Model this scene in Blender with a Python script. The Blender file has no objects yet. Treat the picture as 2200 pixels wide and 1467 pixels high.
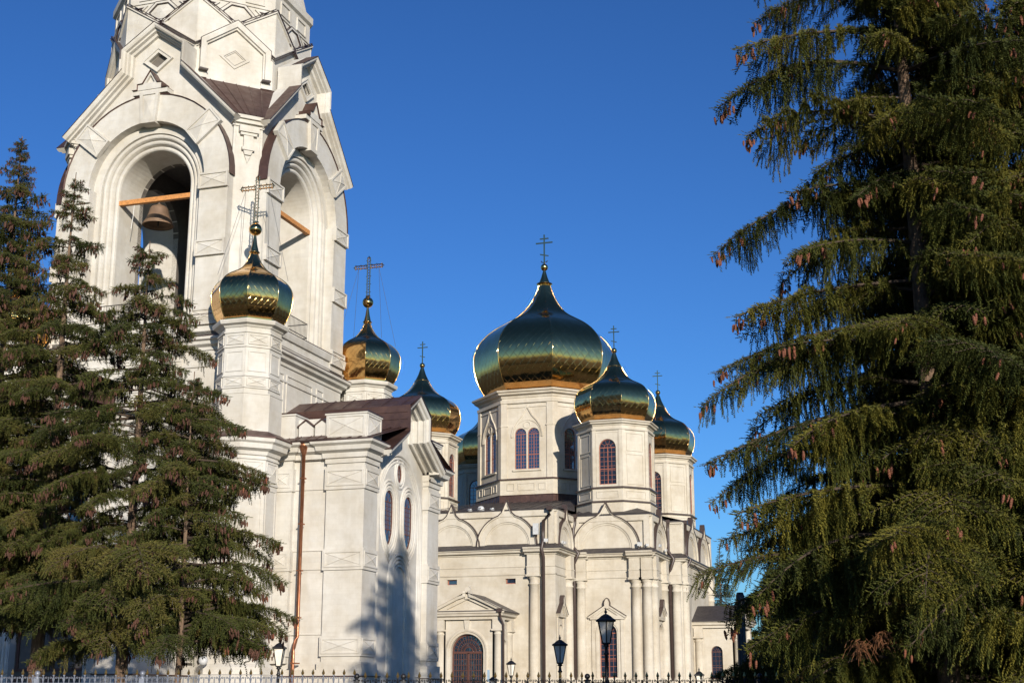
import bpy, math, random
from mathutils import Vector, Matrix
from mathutils.geometry import tessellate_polygon
PI = math.pi
R = math.radians
S = bpy.context.scene
COL = S.collection

# ------------------------------------------------------------------ camera
cam_d = bpy.data.cameras.new('camera')
cam = bpy.data.objects.new('camera', cam_d)
COL.objects.link(cam)
cam_d.sensor_fit = 'HORIZONTAL'
cam_d.sensor_width = 36.0
cam_d.lens = 3000.0 / 2200.0 * 36.0
cam_d.clip_start = 0.3
cam_d.clip_end = 6000
cam.location = (0, 0, 1.6)
cam.rotation_euler = (R(90 + 14.4), 0, R(18.0))
S.camera = cam

# ------------------------------------------------------------------ light
SUN_AZ, SUN_EL = 34.0, 14.0          # light travels 34 deg left of +Y, from 14 deg above the horizon
world = bpy.data.worlds.new('World')
S.world = world
world.use_nodes = True
wn = world.node_tree.nodes
wl = world.node_tree.links
wn.clear()
out = wn.new('ShaderNodeOutputWorld')
bg = wn.new('ShaderNodeBackground')
sky = wn.new('ShaderNodeTexSky')
sky.sky_type = 'NISHITA'
sky.sun_disc = False
sky.sun_elevation = R(SUN_EL)
sky.sun_rotation = R(180 - SUN_AZ)
sky.altitude = 0
sky.air_density = 1.0
sky.dust_density = 0.5
sky.ozone_density = 3.0
gm = wn.new('ShaderNodeGamma')
gm.inputs['Gamma'].default_value = 1.3
vm = wn.new('ShaderNodeVectorMath')
vm.operation = 'MULTIPLY'
vm.inputs[1].default_value = (0.292, 0.480, 0.711)     # clear deep-blue afternoon sky
bg.inputs['Strength'].default_value = 0.10
wl.new(sky.outputs[0], gm.inputs['Color'])
wl.new(gm.outputs[0], vm.inputs[0])
wl.new(vm.outputs[0], bg.inputs['Color'])
wl.new(bg.outputs[0], out.inputs['Surface'])

sun_d = bpy.data.lights.new('sun', 'SUN')
sun_d.energy = 5.0
sun_d.angle = R(0.53)
sun_d.color = (1.0, 0.90, 0.76)
sun = bpy.data.objects.new('sun', sun_d)
COL.objects.link(sun)
ld = Vector((-math.sin(R(SUN_AZ)) * math.cos(R(SUN_EL)), math.cos(R(SUN_AZ)) * math.cos(R(SUN_EL)), -math.sin(R(SUN_EL))))
sun.rotation_euler = ld.to_track_quat('-Z', 'Y').to_euler()
sun.location = (20, -40, 40)
S.view_settings.view_transform = 'Standard'
S.view_settings.look = 'None'
S.view_settings.exposure = 0.22
S.view_settings.gamma = 1.0
S.view_settings.use_curve_mapping = False

# ------------------------------------------------------------------ materials
def new_mat(name):
    m = bpy.data.materials.new(name)
    m.use_nodes = True
    nt = m.node_tree
    b = nt.nodes['Principled BSDF']
    return m, nt, b

def ramp(nt, fac, stops):
    r = nt.nodes.new('ShaderNodeValToRGB')
    e = r.color_ramp.elements
    while len(e) < len(stops):
        e.new(0.5)
    for i, (p, c) in enumerate(stops):
        e[i].position = p
        e[i].color = (c[0], c[1], c[2], 1)
    nt.links.new(fac, r.inputs[0])
    return r.outputs[0]

def noise(nt, vec, scale, detail=4, rough=0.55):
    n = nt.nodes.new('ShaderNodeTexNoise')
    n.inputs['Scale'].default_value = scale
    n.inputs['Detail'].default_value = detail
    n.inputs['Roughness'].default_value = rough
    if vec:
        nt.links.new(vec, n.inputs['Vector'])
    return n.outputs['Fac']

def mixc(nt, fac, a, b, mode='MIX'):
    n = nt.nodes.new('ShaderNodeMix')
    n.data_type = 'RGBA'
    n.blend_type = mode
    for s, v in ((n.inputs[0], fac), (n.inputs[6], a), (n.inputs[7], b)):
        if hasattr(v, 'is_linked'):
            nt.links.new(v, s)
        elif isinstance(v, tuple):
            s.default_value = (v[0], v[1], v[2], 1)
        else:
            s.default_value = v
    return n.outputs[2]

def math_n(nt, op, a, b=0.0, c=None):
    n = nt.nodes.new('ShaderNodeMath')
    n.operation = op
    for i, v in enumerate((a, b) if c is None else (a, b, c)):
        if hasattr(v, 'is_linked'):
            nt.links.new(v, n.inputs[i])
        else:
            n.inputs[i].default_value = v
    return n.outputs[0]

def geo_pos(nt):
    g = nt.nodes.new('ShaderNodeNewGeometry')
    return g.outputs['Position']

def stone(name, base, dark, warm, block=(0.70, 0.24), seam=0.16):
    """sawn limestone ashlar: faint courses, each block a slightly different tone, soft weather stains"""
    m, nt, b = new_mat(name)
    pos = geo_pos(nt)
    sep = nt.nodes.new('ShaderNodeSeparateXYZ')
    nt.links.new(pos, sep.inputs[0])
    u = math_n(nt, 'ADD', math_n(nt, 'MULTIPLY', sep.outputs[0], 0.93), math_n(nt, 'MULTIPLY', sep.outputs[1], 1.07))
    cmb = nt.nodes.new('ShaderNodeCombineXYZ')
    nt.links.new(u, cmb.inputs[0])
    nt.links.new(sep.outputs[2], cmb.inputs[1])
    br = nt.nodes.new('ShaderNodeTexBrick')
    br.offset = 0.5
    br.inputs['Scale'].default_value = 1.0
    br.inputs['Brick Width'].default_value = block[0]
    br.inputs['Row Height'].default_value = block[1]
    br.inputs['Mortar Size'].default_value = 0.006
    br.inputs['Mortar Smooth'].default_value = 0.3
    br.inputs['Color1'].default_value = (0, 0, 0, 1)
    br.inputs['Color2'].default_value = (1, 1, 1, 1)
    br.inputs['Mortar'].default_value = (0.35, 0.35, 0.35, 1)
    nt.links.new(cmb.outputs[0], br.inputs['Vector'])
    # per block tone (three tones)
    tone = ramp(nt, br.outputs['Color'], [(0.0, dark), (0.45, base), (1.0, warm)])
    n1 = noise(nt, pos, 0.45, 5, 0.6)
    n2 = noise(nt, pos, 2.7, 6, 0.65)
    c = mixc(nt, 0.20, base, tone)
    st = ramp(nt, n1, [(0.35, (0.74, 0.68, 0.58)), (0.60, (1, 1, 1))])
    c = mixc(nt, 0.55, c, st, 'MULTIPLY')
    st2 = ramp(nt, n2, [(0.30, (0.86, 0.84, 0.80)), (0.6, (1, 1, 1))])
    c = mixc(nt, 0.55, c, st2, 'MULTIPLY')
    # rain streaks, stretched vertically
    mp = nt.nodes.new('ShaderNodeMapping')
    mp.inputs['Scale'].default_value = (1.3, 1.3, 0.20)
    nt.links.new(pos, mp.inputs[0])
    n3 = noise(nt, mp.outputs[0], 1.0, 5, 0.6)
    st3 = ramp(nt, n3, [(0.34, (0.70, 0.66, 0.60)), (0.54, (1, 1, 1))])
    c = mixc(nt, 0.30, c, st3, 'MULTIPLY')
    seamc = mixc(nt, math_n(nt, 'MULTIPLY', br.outputs['Fac'], seam), c, (0.34, 0.30, 0.25))
    nt.links.new(seamc, b.inputs['Base Color'])
    b.inputs['Roughness'].default_value = 0.82
    b.inputs['Specular IOR Level'].default_value = 0.25
    bmp = nt.nodes.new('ShaderNodeBump')
    bmp.inputs['Strength'].default_value = 0.22
    bmp.inputs['Distance'].default_value = 0.02
    h = math_n(nt, 'ADD', math_n(nt, 'MULTIPLY', br.outputs['Fac'], -0.6), math_n(nt, 'MULTIPLY', noise(nt, pos, 9.0, 5), 0.5))
    nt.links.new(h, bmp.inputs['Height'])
    nt.links.new(bmp.outputs[0], b.inputs['Normal'])
    return m

def metal_sheet(name, c1, c2, rough=0.45, metallic=0.6, scale=1.2):
    m, nt, b = new_mat(name)
    pos = geo_pos(nt)
    c = ramp(nt, noise(nt, pos, scale, 6, 0.65), [(0.3, c1), (0.7, c2)])
    nt.links.new(c, b.inputs['Base Color'])
    b.inputs['Metallic'].default_value = metallic
    r = ramp(nt, noise(nt, pos, scale * 3, 4), [(0.3, (rough * 0.75,) * 3), (0.7, (min(1, rough * 1.3),) * 3)])
    nt.links.new(r, b.inputs['Roughness'])
    bmp = nt.nodes.new('ShaderNodeBump')
    bmp.inputs['Strength'].default_value = 0.15
    bmp.inputs['Distance'].default_value = 0.02
    nt.links.new(noise(nt, pos, 2.5, 3), bmp.inputs['Height'])
    nt.links.new(bmp.outputs[0], b.inputs['Normal'])
    return m

def plain(name, c, rough=0.6, metallic=0.0, var=0.15, scale=4.0, spec=0.5):
    m, nt, b = new_mat(name)
    pos = geo_pos(nt)
    lo = tuple(x * (1 - var) for x in c)
    hi = tuple(min(1, x * (1 + var)) for x in c)
    nt.links.new(ramp(nt, noise(nt, pos, scale, 5), [(0.3, lo), (0.7, hi)]), b.inputs['Base Color'])
    b.inputs['Roughness'].default_value = rough
    b.inputs['Metallic'].default_value = metallic
    b.inputs['Specular IOR Level'].default_value = spec
    return m

M = {}
M['white'] = stone('white_limestone', (0.575, 0.56, 0.525), (0.485, 0.475, 0.45), (0.63, 0.60, 0.545))
M['cream'] = stone('cream_limestone', (0.545, 0.505, 0.435), (0.455, 0.42, 0.36), (0.60, 0.555, 0.47), block=(0.85, 0.32), seam=0.18)
M['copper'] = metal_sheet('weathered_copper', (0.078, 0.045, 0.040), (0.13, 0.074, 0.062), 0.42, 0.55)
M['copper_bright'] = metal_sheet('bright_copper', (0.30, 0.125, 0.07), (0.42, 0.19, 0.105), 0.42, 0.9, 3)
M['dark_roof'] = metal_sheet('dark_roof_sheet', (0.05, 0.043, 0.045), (0.085, 0.075, 0.075), 0.5, 0.4)
M['brown_pipe'] = plain('brown_painted_pipe', (0.055, 0.038, 0.034), 0.4)
M['wood'] = plain('orange_timber', (0.50, 0.22, 0.065), 0.7, 0, 0.30, 9)
M['frame'] = plain('red_brown_window_wood', (0.27, 0.09, 0.055), 0.5)
M['dark_frame'] = plain('dark_brown_window_wood', (0.13, 0.05, 0.035), 0.5)
M['door'] = plain('dark_brown_door_wood', (0.095, 0.040, 0.030), 0.45)
M['iron'] = plain('black_painted_iron', (0.014, 0.014, 0.016), 0.42, 0.1)
M['grey_iron'] = plain('grey_painted_iron', (0.20, 0.22, 0.27), 0.42, 0.3)
M['gold_iron'] = plain('gilded_spear_tip', (0.55, 0.36, 0.12), 0.35, 0.9)
M['bronze'] = plain('old_bell_bronze', (0.20, 0.13, 0.085), 0.6, 0.35, 0.25, 2)
M['plastic'] = plain('white_lamp_housing', (0.48, 0.49, 0.50), 0.4)
M['glass_lamp'] = plain('frosted_lantern_glass', (0.74, 0.70, 0.62), 0.5, 0, 0.1, 5)
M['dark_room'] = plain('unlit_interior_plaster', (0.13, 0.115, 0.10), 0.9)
M['wire'] = plain('steel_guy_wire', (0.22, 0.21, 0.20), 0.4, 0.8)

def glass_mat():
    m, nt, b = new_mat('dark_window_glass')
    b.inputs['Base Color'].default_value = (0.014, 0.022, 0.042, 1)
    b.inputs['IOR'].default_value = 1.9
    b.inputs['Roughness'].default_value = 0.06
    b.inputs['Specular IOR Level'].default_value = 0.9
    bmp = nt.nodes.new('ShaderNodeBump')
    bmp.inputs['Strength'].default_value = 0.25
    bmp.inputs['Distance'].default_value = 0.05
    nt.links.new(noise(nt, geo_pos(nt), 1.6, 2), bmp.inputs['Height'])
    nt.links.new(bmp.outputs[0], b.inputs['Normal'])
    return m
M['glass'] = glass_mat()

def gold_mat():
    m, nt, b = new_mat('gilded_sheet')
    oi = nt.nodes.new('ShaderNodeObjectInfo')
    c = ramp(nt, noise(nt, geo_pos(nt), 1.5, 4), [(0.3, (0.68, 0.41, 0.15)), (0.7, (0.80, 0.49, 0.19))])
    nt.links.new(c, b.inputs['Base Color'])
    b.inputs['Metallic'].default_value = 1.0
    b.inputs['Roughness'].default_value = 0.09
    bmp = nt.nodes.new('ShaderNodeBump')
    bmp.inputs['Strength'].default_value = 0.10
    bmp.inputs['Distance'].default_value = 0.03
    nt.links.new(noise(nt, geo_pos(nt), 1.8, 3), bmp.inputs['Height'])
    nt.links.new(bmp.outputs[0], b.inputs['Normal'])
    return m
M['gold'] = gold_mat()

def foliage_mat(name, lo, mid, hi):
    m, nt, b = new_mat(name)
    oi = nt.nodes.new('ShaderNodeObjectInfo')
    pos = geo_pos(nt)
    n = noise(nt, pos, 1.3, 4, 0.6)
    n2 = noise(nt, pos, 14.0, 2, 0.6)
    f = math_n(nt, 'ADD', math_n(nt, 'MULTIPLY', n, 0.55), math_n(nt, 'MULTIPLY', n2, 0.45))
    f = math_n(nt, 'ADD', f, math_n(nt, 'MULTIPLY', math_n(nt, 'SUBTRACT', oi.outputs['Random'], 0.5), 0.18))
    c = ramp(nt, f, [(0.32, lo), (0.5, mid), (0.68, hi)])
    nt.links.new(c, b.inputs['Base Color'])
    b.inputs['Roughness'].default_value = 0.7
    b.inputs['Specular IOR Level'].default_value = 0.2
    return m
M['needles'] = foliage_mat('green_spruce_needles', (0.018, 0.027, 0.007), (0.058, 0.066, 0.012), (0.150, 0.130, 0.020))
M['needles_dry'] = foliage_mat('olive_spruce_needles', (0.025, 0.036, 0.010), (0.066, 0.074, 0.017), (0.125, 0.105, 0.028))
M['needles_blue'] = foliage_mat('blue_spruce_needles', (0.030, 0.055, 0.050), (0.060, 0.095, 0.085), (0.10, 0.14, 0.12))
M['cone'] = plain('red_brown_cone', (0.15, 0.050, 0.024), 0.75, 0, 0.4, 12)
M['cone_dark'] = plain('dark_brown_cone', (0.075, 0.030, 0.017), 0.75, 0, 0.4, 12)
M['dry_twig'] = plain('rusty_dead_twigs', (0.20, 0.085, 0.035), 0.8)
def bark():
    m, nt, b = new_mat('spruce_bark')
    pos = geo_pos(nt)
    mp = nt.nodes.new('ShaderNodeMapping')
    mp.inputs['Scale'].default_value = (14, 14, 4)
    nt.links.new(pos, mp.inputs[0])
    n = noise(nt, mp.outputs[0], 1.0, 6, 0.7)
    nt.links.new(ramp(nt, n, [(0.3, (0.05, 0.032, 0.022)), (0.7, (0.24, 0.16, 0.105))]), b.inputs['Base Color'])
    b.inputs['Roughness'].default_value = 0.9
    bmp = nt.nodes.new('ShaderNodeBump')
    bmp.inputs['Distance'].default_value = 0.03
    nt.links.new(n, bmp.inputs['Height'])
    nt.links.new(bmp.outputs[0], b.inputs['Normal'])
    return m
M['bark'] = bark()
M['limb'] = plain('dark_limb_bark', (0.055, 0.038, 0.026), 0.9, 0, 0.4, 6)
def ground_mat():
    m, nt, b = new_mat('paved_and_grassy_ground')
    pos = geo_pos(nt)
    n = noise(nt, pos, 0.08, 6, 0.6)
    n2 = noise(nt, pos, 3.0, 5, 0.6)
    c = ramp(nt, n, [(0.45, (0.032, 0.042, 0.016)), (0.55, (0.085, 0.072, 0.055))])
    c = mixc(nt, 0.5, c, ramp(nt, n2, [(0.3, (0.5, 0.5, 0.5)), (0.7, (1, 1, 1))]), 'MULTIPLY')
    nt.links.new(c, b.inputs['Base Color'])
    b.inputs['Roughness'].default_value = 0.9
    return m
M['ground'] = ground_mat()

# ------------------------------------------------------------------ object helpers
def props(o, label=None, cat=None, group=None, kind=None):
    if label: o['label'] = label
    if cat: o['category'] = cat
    if group: o['group'] = group
    if kind: o['kind'] = kind
    return o

def thing(name, label, cat, loc=(0, 0, 0), rz=0.0, group=None):
    o = bpy.data.objects.new(name, None)
    COL.objects.link(o)
    o.location = loc
    o.rotation_euler = (0, 0, rz)
    o.empty_display_size = 0.5
    return props(o, label, cat, group)

def link_mesh(name, me, parent=None, loc=(0, 0, 0), rot=(0, 0, 0), sc=(1, 1, 1)):
    o = bpy.data.objects.new(name, me)
    COL.objects.link(o)
    if parent: o.parent = parent
    o.location = loc
    o.rotation_euler = rot
    o.scale = sc
    return o

class MB:
    """collects faces, in facade frames where asked (u right, v outward, z up)"""
    DV = 0.0
    def __init__(s):
        s.v = []; s.f = []; s.m = []; s.sm = []
        s.M = None; s.mi = 0; s.smooth = False
    def frame(s, deg=0.0, cx=0.0, cy=0.0):
        t = R(deg); c, n = math.cos(t), math.sin(t)
        s.M = (c, n, cx, cy)
        return s
    def P(s, u, v, z):
        if s.M:
            c, n, cx, cy = s.M
            v += MB.DV
            return (cx + u * c + v * n, cy + u * n - v * c, z)
        return (u, v, z)
    def face(s, pts):
        i = len(s.v)
        s.v.extend(s.P(*p) for p in pts)
        s.f.append(tuple(range(i, i + len(pts))))
        s.m.append(s.mi); s.sm.append(s.smooth)
    def mesh(s, idxpts, faces):
        i = len(s.v)
        s.v.extend(s.P(*p) for p in idxpts)
        for f in faces:
            s.f.append(tuple(i + k for k in f)); s.m.append(s.mi); s.sm.append(s.smooth)
    def box(s, u0, u1, v0, v1, z0, z1):
        s.mesh([(u0, v0, z0), (u1, v0, z0), (u1, v1, z0), (u0, v1, z0), (u0, v0, z1), (u1, v0, z1), (u1, v1, z1), (u0, v1, z1)],
               [(3, 2, 1, 0), (4, 5, 6, 7), (0, 1, 5, 4), (1, 2, 6, 5), (2, 3, 7, 6), (3, 0, 4, 7)])
    def plate(s, outer, holes, v0, v1, hole_back=None, back=False):
        """outline in (u,z) with holes, front face at v1; sides run back to v0"""
        loops = [outer] + holes
        flat = [p for l in loops for p in l]
        tris = tessellate_polygon([[Vector((p[0], p[1], 0)) for p in l] for l in loops])
        s.mesh([(p[0], v1, p[1]) for p in flat], [tuple(t) for t in tris])
        if back:
            s.mesh([(p[0], v0, p[1]) for p in flat], [tuple(t) for t in tris])
        for k, l in enumerate(loops):
            vb = v0 if (k == 0 or hole_back is None) else hole_back
            n = len(l)
            for i in range(n):
                a, b = l[i], l[(i + 1) % n]
                s.face([(a[0], v1, a[1]), (b[0], v1, b[1]), (b[0], vb, b[1]), (a[0], vb, a[1])])
    def sweep(s, path, prof, closed=False, flip=1.0, caps=True):
        """path in (u,z); prof = [(offset along the path's left normal, v)...] open section"""
        n = len(path)
        rings = []
        for i in range(n):
            p = Vector(path[i])
            a = Vector(path[i - 1]) if (i > 0 or closed) else None
            b = Vector(path[(i + 1) % n]) if (i < n - 1 or closed) else None
            d1 = (p - a).normalized() if a is not None else None
            d2 = (b - p).normalized() if b is not None else None
            if d1 is None: d1 = d2
            if d2 is None: d2 = d1
            n1 = Vector((-d1.y, d1.x)); n2 = Vector((-d2.y, d2.x))
            m = (n1 + n2)
            if m.length < 1e-6: m = n1
            m.normalize()
            k = 1.0 / max(0.35, m.dot(n1))
            rings.append([(p.x + m.x * k * o * flip, v, p.y + m.y * k * o * flip) for o, v in prof])
        q = len(prof)
        pts = [x for r_ in rings for x in r_]
        fs = []
        for i in range(n if closed else n - 1):
            j = (i + 1) % n
            for k in range(q - 1):
                fs.append((i * q + k, j * q + k, j * q + k + 1, i * q + k + 1))
        s.mesh(pts, fs)
        if caps and not closed and q > 2:
            s.face(rings[0]); s.face(rings[-1])
    def ring(s, prof, plan, closed=True):
        """horizontal moulding round a plan polygon [(x,y)..] (counter-clockwise); prof=[(outset, z)...]"""
        n = len(plan)
        pts = []
        for i in range(n):
            p = Vector(plan[i])
            a = Vector(plan[i - 1]) if (i > 0 or closed) else None
            b = Vector(plan[(i + 1) % n]) if (i < n - 1 or closed) else None
            d1 = (p - a).normalized() if a is not None else (b - p).normalized()
            d2 = (b - p).normalized() if b is not None else d1
            n1 = Vector((d1.y, -d1.x)); n2 = Vector((d2.y, -d2.x))
            m = (n1 + n2).normalized()
            k = 1.0 / max(0.3, m.dot(n1))
            for o, z in prof:
                pts.append((p.x + m.x * k * o, p.y + m.y * k * o, z))
        q = len(prof)
        fs = []
        for i in range(n if closed else n - 1):
            j = (i + 1) % n
            for k in range(q - 1):
                fs.append((i * q + k, j * q + k, j * q + k + 1, i * q + k + 1))
        old = s.M; s.M = None
        s.mesh(pts, fs)
        s.M = old
    def lathe(s, prof, cx=0, cy=0, n=12, a0=0.0, cap=False):
        pts = []
        for r_, z in prof:
            for k in range(n):
                a = a0 + 2 * PI * k / n
                pts.append((cx + r_ * math.cos(a), cy + r_ * math.sin(a), z))
        fs = []
        for i in range(len(prof) - 1):
            for k in range(n):
                j = (k + 1) % n
                fs.append((i * n + k, i * n + j, (i + 1) * n + j, (i + 1) * n + k))
        if cap:
            fs.append(tuple(range(n - 1, -1, -1)))
            fs.append(tuple((len(prof) - 1) * n + k for k in range(n)))
        old = s.M; s.M = None
        s.mesh(pts, fs)
        s.M = old
    def tube(s, pts, rad, n=6):
        """round bar along 3d points (in local xyz, frame applied)"""
        P3 = [Vector(p) for p in pts]
        rr = rad if isinstance(rad, (list, tuple)) else [rad] * len(P3)
        out_ = []
        for i, p in enumerate(P3):
            d = (P3[min(i + 1, len(P3) - 1)] - P3[max(i - 1, 0)])
            if d.length < 1e-9: d = Vector((0, 0, 1))
            d.normalize()
            a = d.cross(Vector((0, 0, 1)) if abs(d.z) < 0.9 else Vector((1, 0, 0))).normalized()
            b = d.cross(a)
            for k in range(n):
                t = 2 * PI * k / n
                w = p + (a * math.cos(t) + b * math.sin(t)) * rr[i]
                out_.append((w.x, w.y, w.z))
        fs = []
        for i in range(len(P3) - 1):
            for k in range(n):
                j = (k + 1) % n
                fs.append((i * n + k, i * n + j, (i + 1) * n + j, (i + 1) * n + k))
        fs.append(tuple(range(n))); fs.append(tuple((len(P3) - 1) * n + k for k in range(n)))
        s.mesh(out_, fs)
    def bar(s, a, b, w):
        s.tube([a, b], w * 0.7071, 4)
    def to_mesh(s, name, mats):
        me = bpy.data.meshes.new(name)
        me.from_pydata(s.v, [], s.f)
        for m in (mats if isinstance(mats, (list, tuple)) else [mats]):
            me.materials.append(m)
        me.polygons.foreach_set('material_index', s.m)
        me.polygons.foreach_set('use_smooth', s.sm)
        me.update()
        return me
    def build(s, name, mats, parent=None, recalc=True, **k):
        me = s.to_mesh(name, mats)
        return link_mesh(name, me, parent, **k)

def arc(cx, cz, r, a0, a1, n, rz=None):
    rz = r if rz is None else rz
    return [(cx + r * math.cos(R(a0 + (a1 - a0) * i / n)), cz + rz * math.sin(R(a0 + (a1 - a0) * i / n))) for i in range(n + 1)]

def arch_loop(cx, z0, w, zs, n=14):
    """round-headed opening: half width w, springing zs"""
    return [(cx - w, z0)] + [(cx + w, z0)] + arc(cx, zs, w, 0, 180, n)

def octo(rc, half=22.5, cx=0, cy=0):
    return [(cx + rc * math.cos(R(22.5 + 45 * k)), cy + rc * math.sin(R(22.5 + 45 * k))) for k in range(8)]

# ------------------------------------------------------------------ windows
def window_obj(parent, deg, u, v, z0, zs, w, cols, rows, wood, cx=0, cy=0, double_mull=True, name='window'):
    """round-headed wooden window with glazing bars; child pane of glass. v = plane of the wood"""
    b = MB().frame(deg, cx, cy)
    fw = 0.05 + 0.02 * w
    outl = arch_loop(u, z0, w, zs, 12)
    inn = arch_loop(u, z0 + fw, w - fw, zs, 12)
    b.plate(outl, [inn], v - 0.05, v - .02)
    bar = 0.010 + 0.006 * w
    def vb(x, za, zb, t):
        b.box(x - t, x + t, v - 0.055, v - 0.035, za, zb)
    def hb(z, t, xa=-w + fw * 0.5, xb=w - fw * 0.5):
        b.box(u + xa, u + xb, v - 0.055, v - 0.033, z - t, z + t)
    for c in range(1, cols):
        x = u - w + fw + (2 * w - 2 * fw) * c / cols
        t = bar * (2.4 if (double_mull and cols % 2 == 0 and c == cols // 2) else 1)
        vb(x, z0 + fw * 0.5, zs, t)
    for r_ in range(1, rows):
        hb(z0 + (zs - z0) * r_ / rows, bar)
    hb(zs, bar * 2.6)
    hb(z0 + (zs - z0) * 0.42, bar * 2.2)
    for rr in (0.42,):
        b.sweep(arc(u, zs, w * rr, 0, 180, 8), [(-bar, v - 0.05), (-bar, v - 0.035), (bar, v - 0.035), (bar, v - 0.05)])
    for a in (36, 72, 108, 144):
        c_, s_ = math.cos(R(a)), math.sin(R(a))
        p0 = (u + c_ * w * 0.42, zs + s_ * w * 0.42); p1 = (u + c_ * (w - fw * 0.5), zs + s_ * (w - fw * 0.5))
        n_ = (-s_ * bar, c_ * bar)
        b.mesh([(p0[0] + n_[0], v - 0.036, p0[1] + n_[1]), (p1[0] + n_[0], v - 0.036, p1[1] + n_[1]), (p1[0] - n_[0], v - 0.036, p1[1] - n_[1]), (p0[0] - n_[0], v - 0.036, p0[1] - n_[1])], [(0, 1, 2, 3)])
    vb(u, zs, zs + w * 0.42, bar)
    o = b.build(name, wood, parent)
    g = MB().frame(deg, cx, cy)
    g.face([(p[0], v - 0.05, p[1]) for p in arch_loop(u, z0, w, zs, 12)])
    g.build('pane', M['glass'], o)
    return o

# ------------------------------------------------------------------ onion dome with shingles
PROFILE = [(.80, -.42), (.875, -.34), (.94, -.24), (.985, -.12), (1.0, 0.0), (.985, .115), (.935, .235), (.84, .355), (.715, .455),
           (.575, .535), (.45, .605), (.345, .685), (.26, .775), (.19, .875), (.135, .985), (.095, 1.10)]
class Dome:
    def __init__(s, rc, zw, htop, hbot=0.42, neck=None):
        """rc circumradius at the widest, zw its height, htop metres up to the neck"""
        raw = []
        for r_, h in PROFILE:
            raw.append((r_ * rc, zw + (h * hbot / 0.42 * rc if h < 0 else h / 1.10 * htop)))
        if neck:
            raw = [p for p in raw]
            k = neck / raw[-1][0]
            raw = [(r_ * (1 + (k - 1) * max(0, (z - zw) / htop) ** 2.2), z) for r_, z in raw]
        # smooth resample (Catmull-Rom) by arc length
        pts = []
        for i in range(len(raw) - 1):
            p0, p1, p2, p3 = raw[max(i - 1, 0)], raw[i], raw[i + 1], raw[min(i + 2, len(raw) - 1)]
            for k in range(6):
                t = k / 6
                pts.append(tuple(0.5 * ((2 * p1[j]) + (-p0[j] + p2[j]) * t + (2 * p0[j] - 5 * p1[j] + 4 * p2[j] - p3[j]) * t * t + (-p0[j] + 3 * p1[j] - 3 * p2[j] + p3[j]) * t ** 3) for j in (0, 1)))
        pts.append(raw[-1])
        s.pts = pts
        s.acc = [0.0]
        for a, b in zip(pts, pts[1:]):
            s.acc.append(s.acc[-1] + math.hypot(b[0] - a[0], b[1] - a[1]))
        s.L = s.acc[-1]
        s.rc = rc
    def at(s, y):
        y = min(max(y, 0), s.L - 1e-6)
        lo, hi = 0, len(s.acc) - 1
        while hi - lo > 1:
            m = (lo + hi) // 2
            if s.acc[m] <= y: lo = m
            else: hi = m
        t = (y - s.acc[lo]) / (s.acc[hi] - s.acc[lo])
        a, b = s.pts[lo], s.pts[hi]
        return a[0] + (b[0] - a[0]) * t, a[1] + (b[1] - a[1]) * t
    def hw(s, y):
        return s.at(y)[0] * math.sin(R(22.5))
    def P(s, f, x, y, lift=0.0):
        r_, z = s.at(y)
        r2, z2 = s.at(y + 0.05); r1, z1 = s.at(y - 0.05)
        c = math.cos(R(22.5))
        d = Vector(((r2 - r1) * c, z2 - z1)); d.normalize()
        nr, nz = d.y, -d.x
        a = R(45 * f)
        ap = r_ * c + nr * lift
        zz = z + nz * lift
        p = Vector((ap * math.cos(a) - x * math.sin(a), ap * math.sin(a) + x * math.cos(a), zz))
        n = Vector((nr * math.cos(a), nr * math.sin(a), nz))
        return p, n

def clip(poly, nx, ny, c):
    out_ = []
    n = len(poly)
    for i in range(n):
        a, b = poly[i], poly[(i + 1) % n]
        da, db = nx * a[0] + ny * a[1] - c, nx * b[0] + ny * b[1] - c
        if da <= 0: out_.append(a)
        if da * db < 0:
            t = da / (da - db)
            out_.append((a[0] + (b[0] - a[0]) * t, a[1] + (b[1] - a[1]) * t))
    return out_

def shingle_geo(dm, f, poly, rng, lift, edge):
    """one raised gilded diamond: smooth centre plus bevelled edge, analytic normals; returns verts, faces, normals"""
    n = len(poly)
    cx = sum(p[0] for p in poly) / n; cy = sum(p[1] for p in poly) / n
    # subdivide edges once so plates follow the curve
    pl = []
    for i in range(n):
        a, b = poly[i], poly[(i + 1) % n]
        pl.append(a); pl.append(((a[0] + b[0]) / 2, (a[1] + b[1]) / 2))
    n = len(pl)
    tilt = Vector((rng.gauss(0, .008), rng.gauss(0, .008), rng.gauss(0, .008)))
    V, N, Fc = [], [], []
    for p in pl:
        P3, nn = dm.P(f, p[0], p[1], 0)
        V.append(P3)
    inner = []
    for p in pl:
        d = math.hypot(p[0] - cx, p[1] - cy)
        k = max(0.35, 1 - edge / max(d, 1e-6) * 1.25)
        q = (cx + (p[0] - cx) * k, cy + (p[1] - cy) * k)
        P3, nn = dm.P(f, q[0], q[1], lift)
        V.append(P3); inner.append(nn)
    Pc, nc = dm.P(f, cx, cy, lift)
    V.append(Pc)
    loops = []
    for i in range(n):
        j = (i + 1) % n
        Fc.append((n + i, n + j, 2 * n))
        loops += [(inner[i] + tilt).normalized(), (inner[j] + tilt).normalized(), (nc + tilt).normalized()]
    for i in range(n):
        j = (i + 1) % n
        Fc.append((i, j, n + j, n + i))
        e = (V[j] - V[i])
        fn = e.cross(V[n + i] - V[i])
        if fn.length > 1e-9: fn.normalize()
        else: fn = inner[i]
        if fn.dot(inner[i]) < 0: fn = -fn
        loops += [fn] * 4
    return V, Fc, loops

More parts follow.
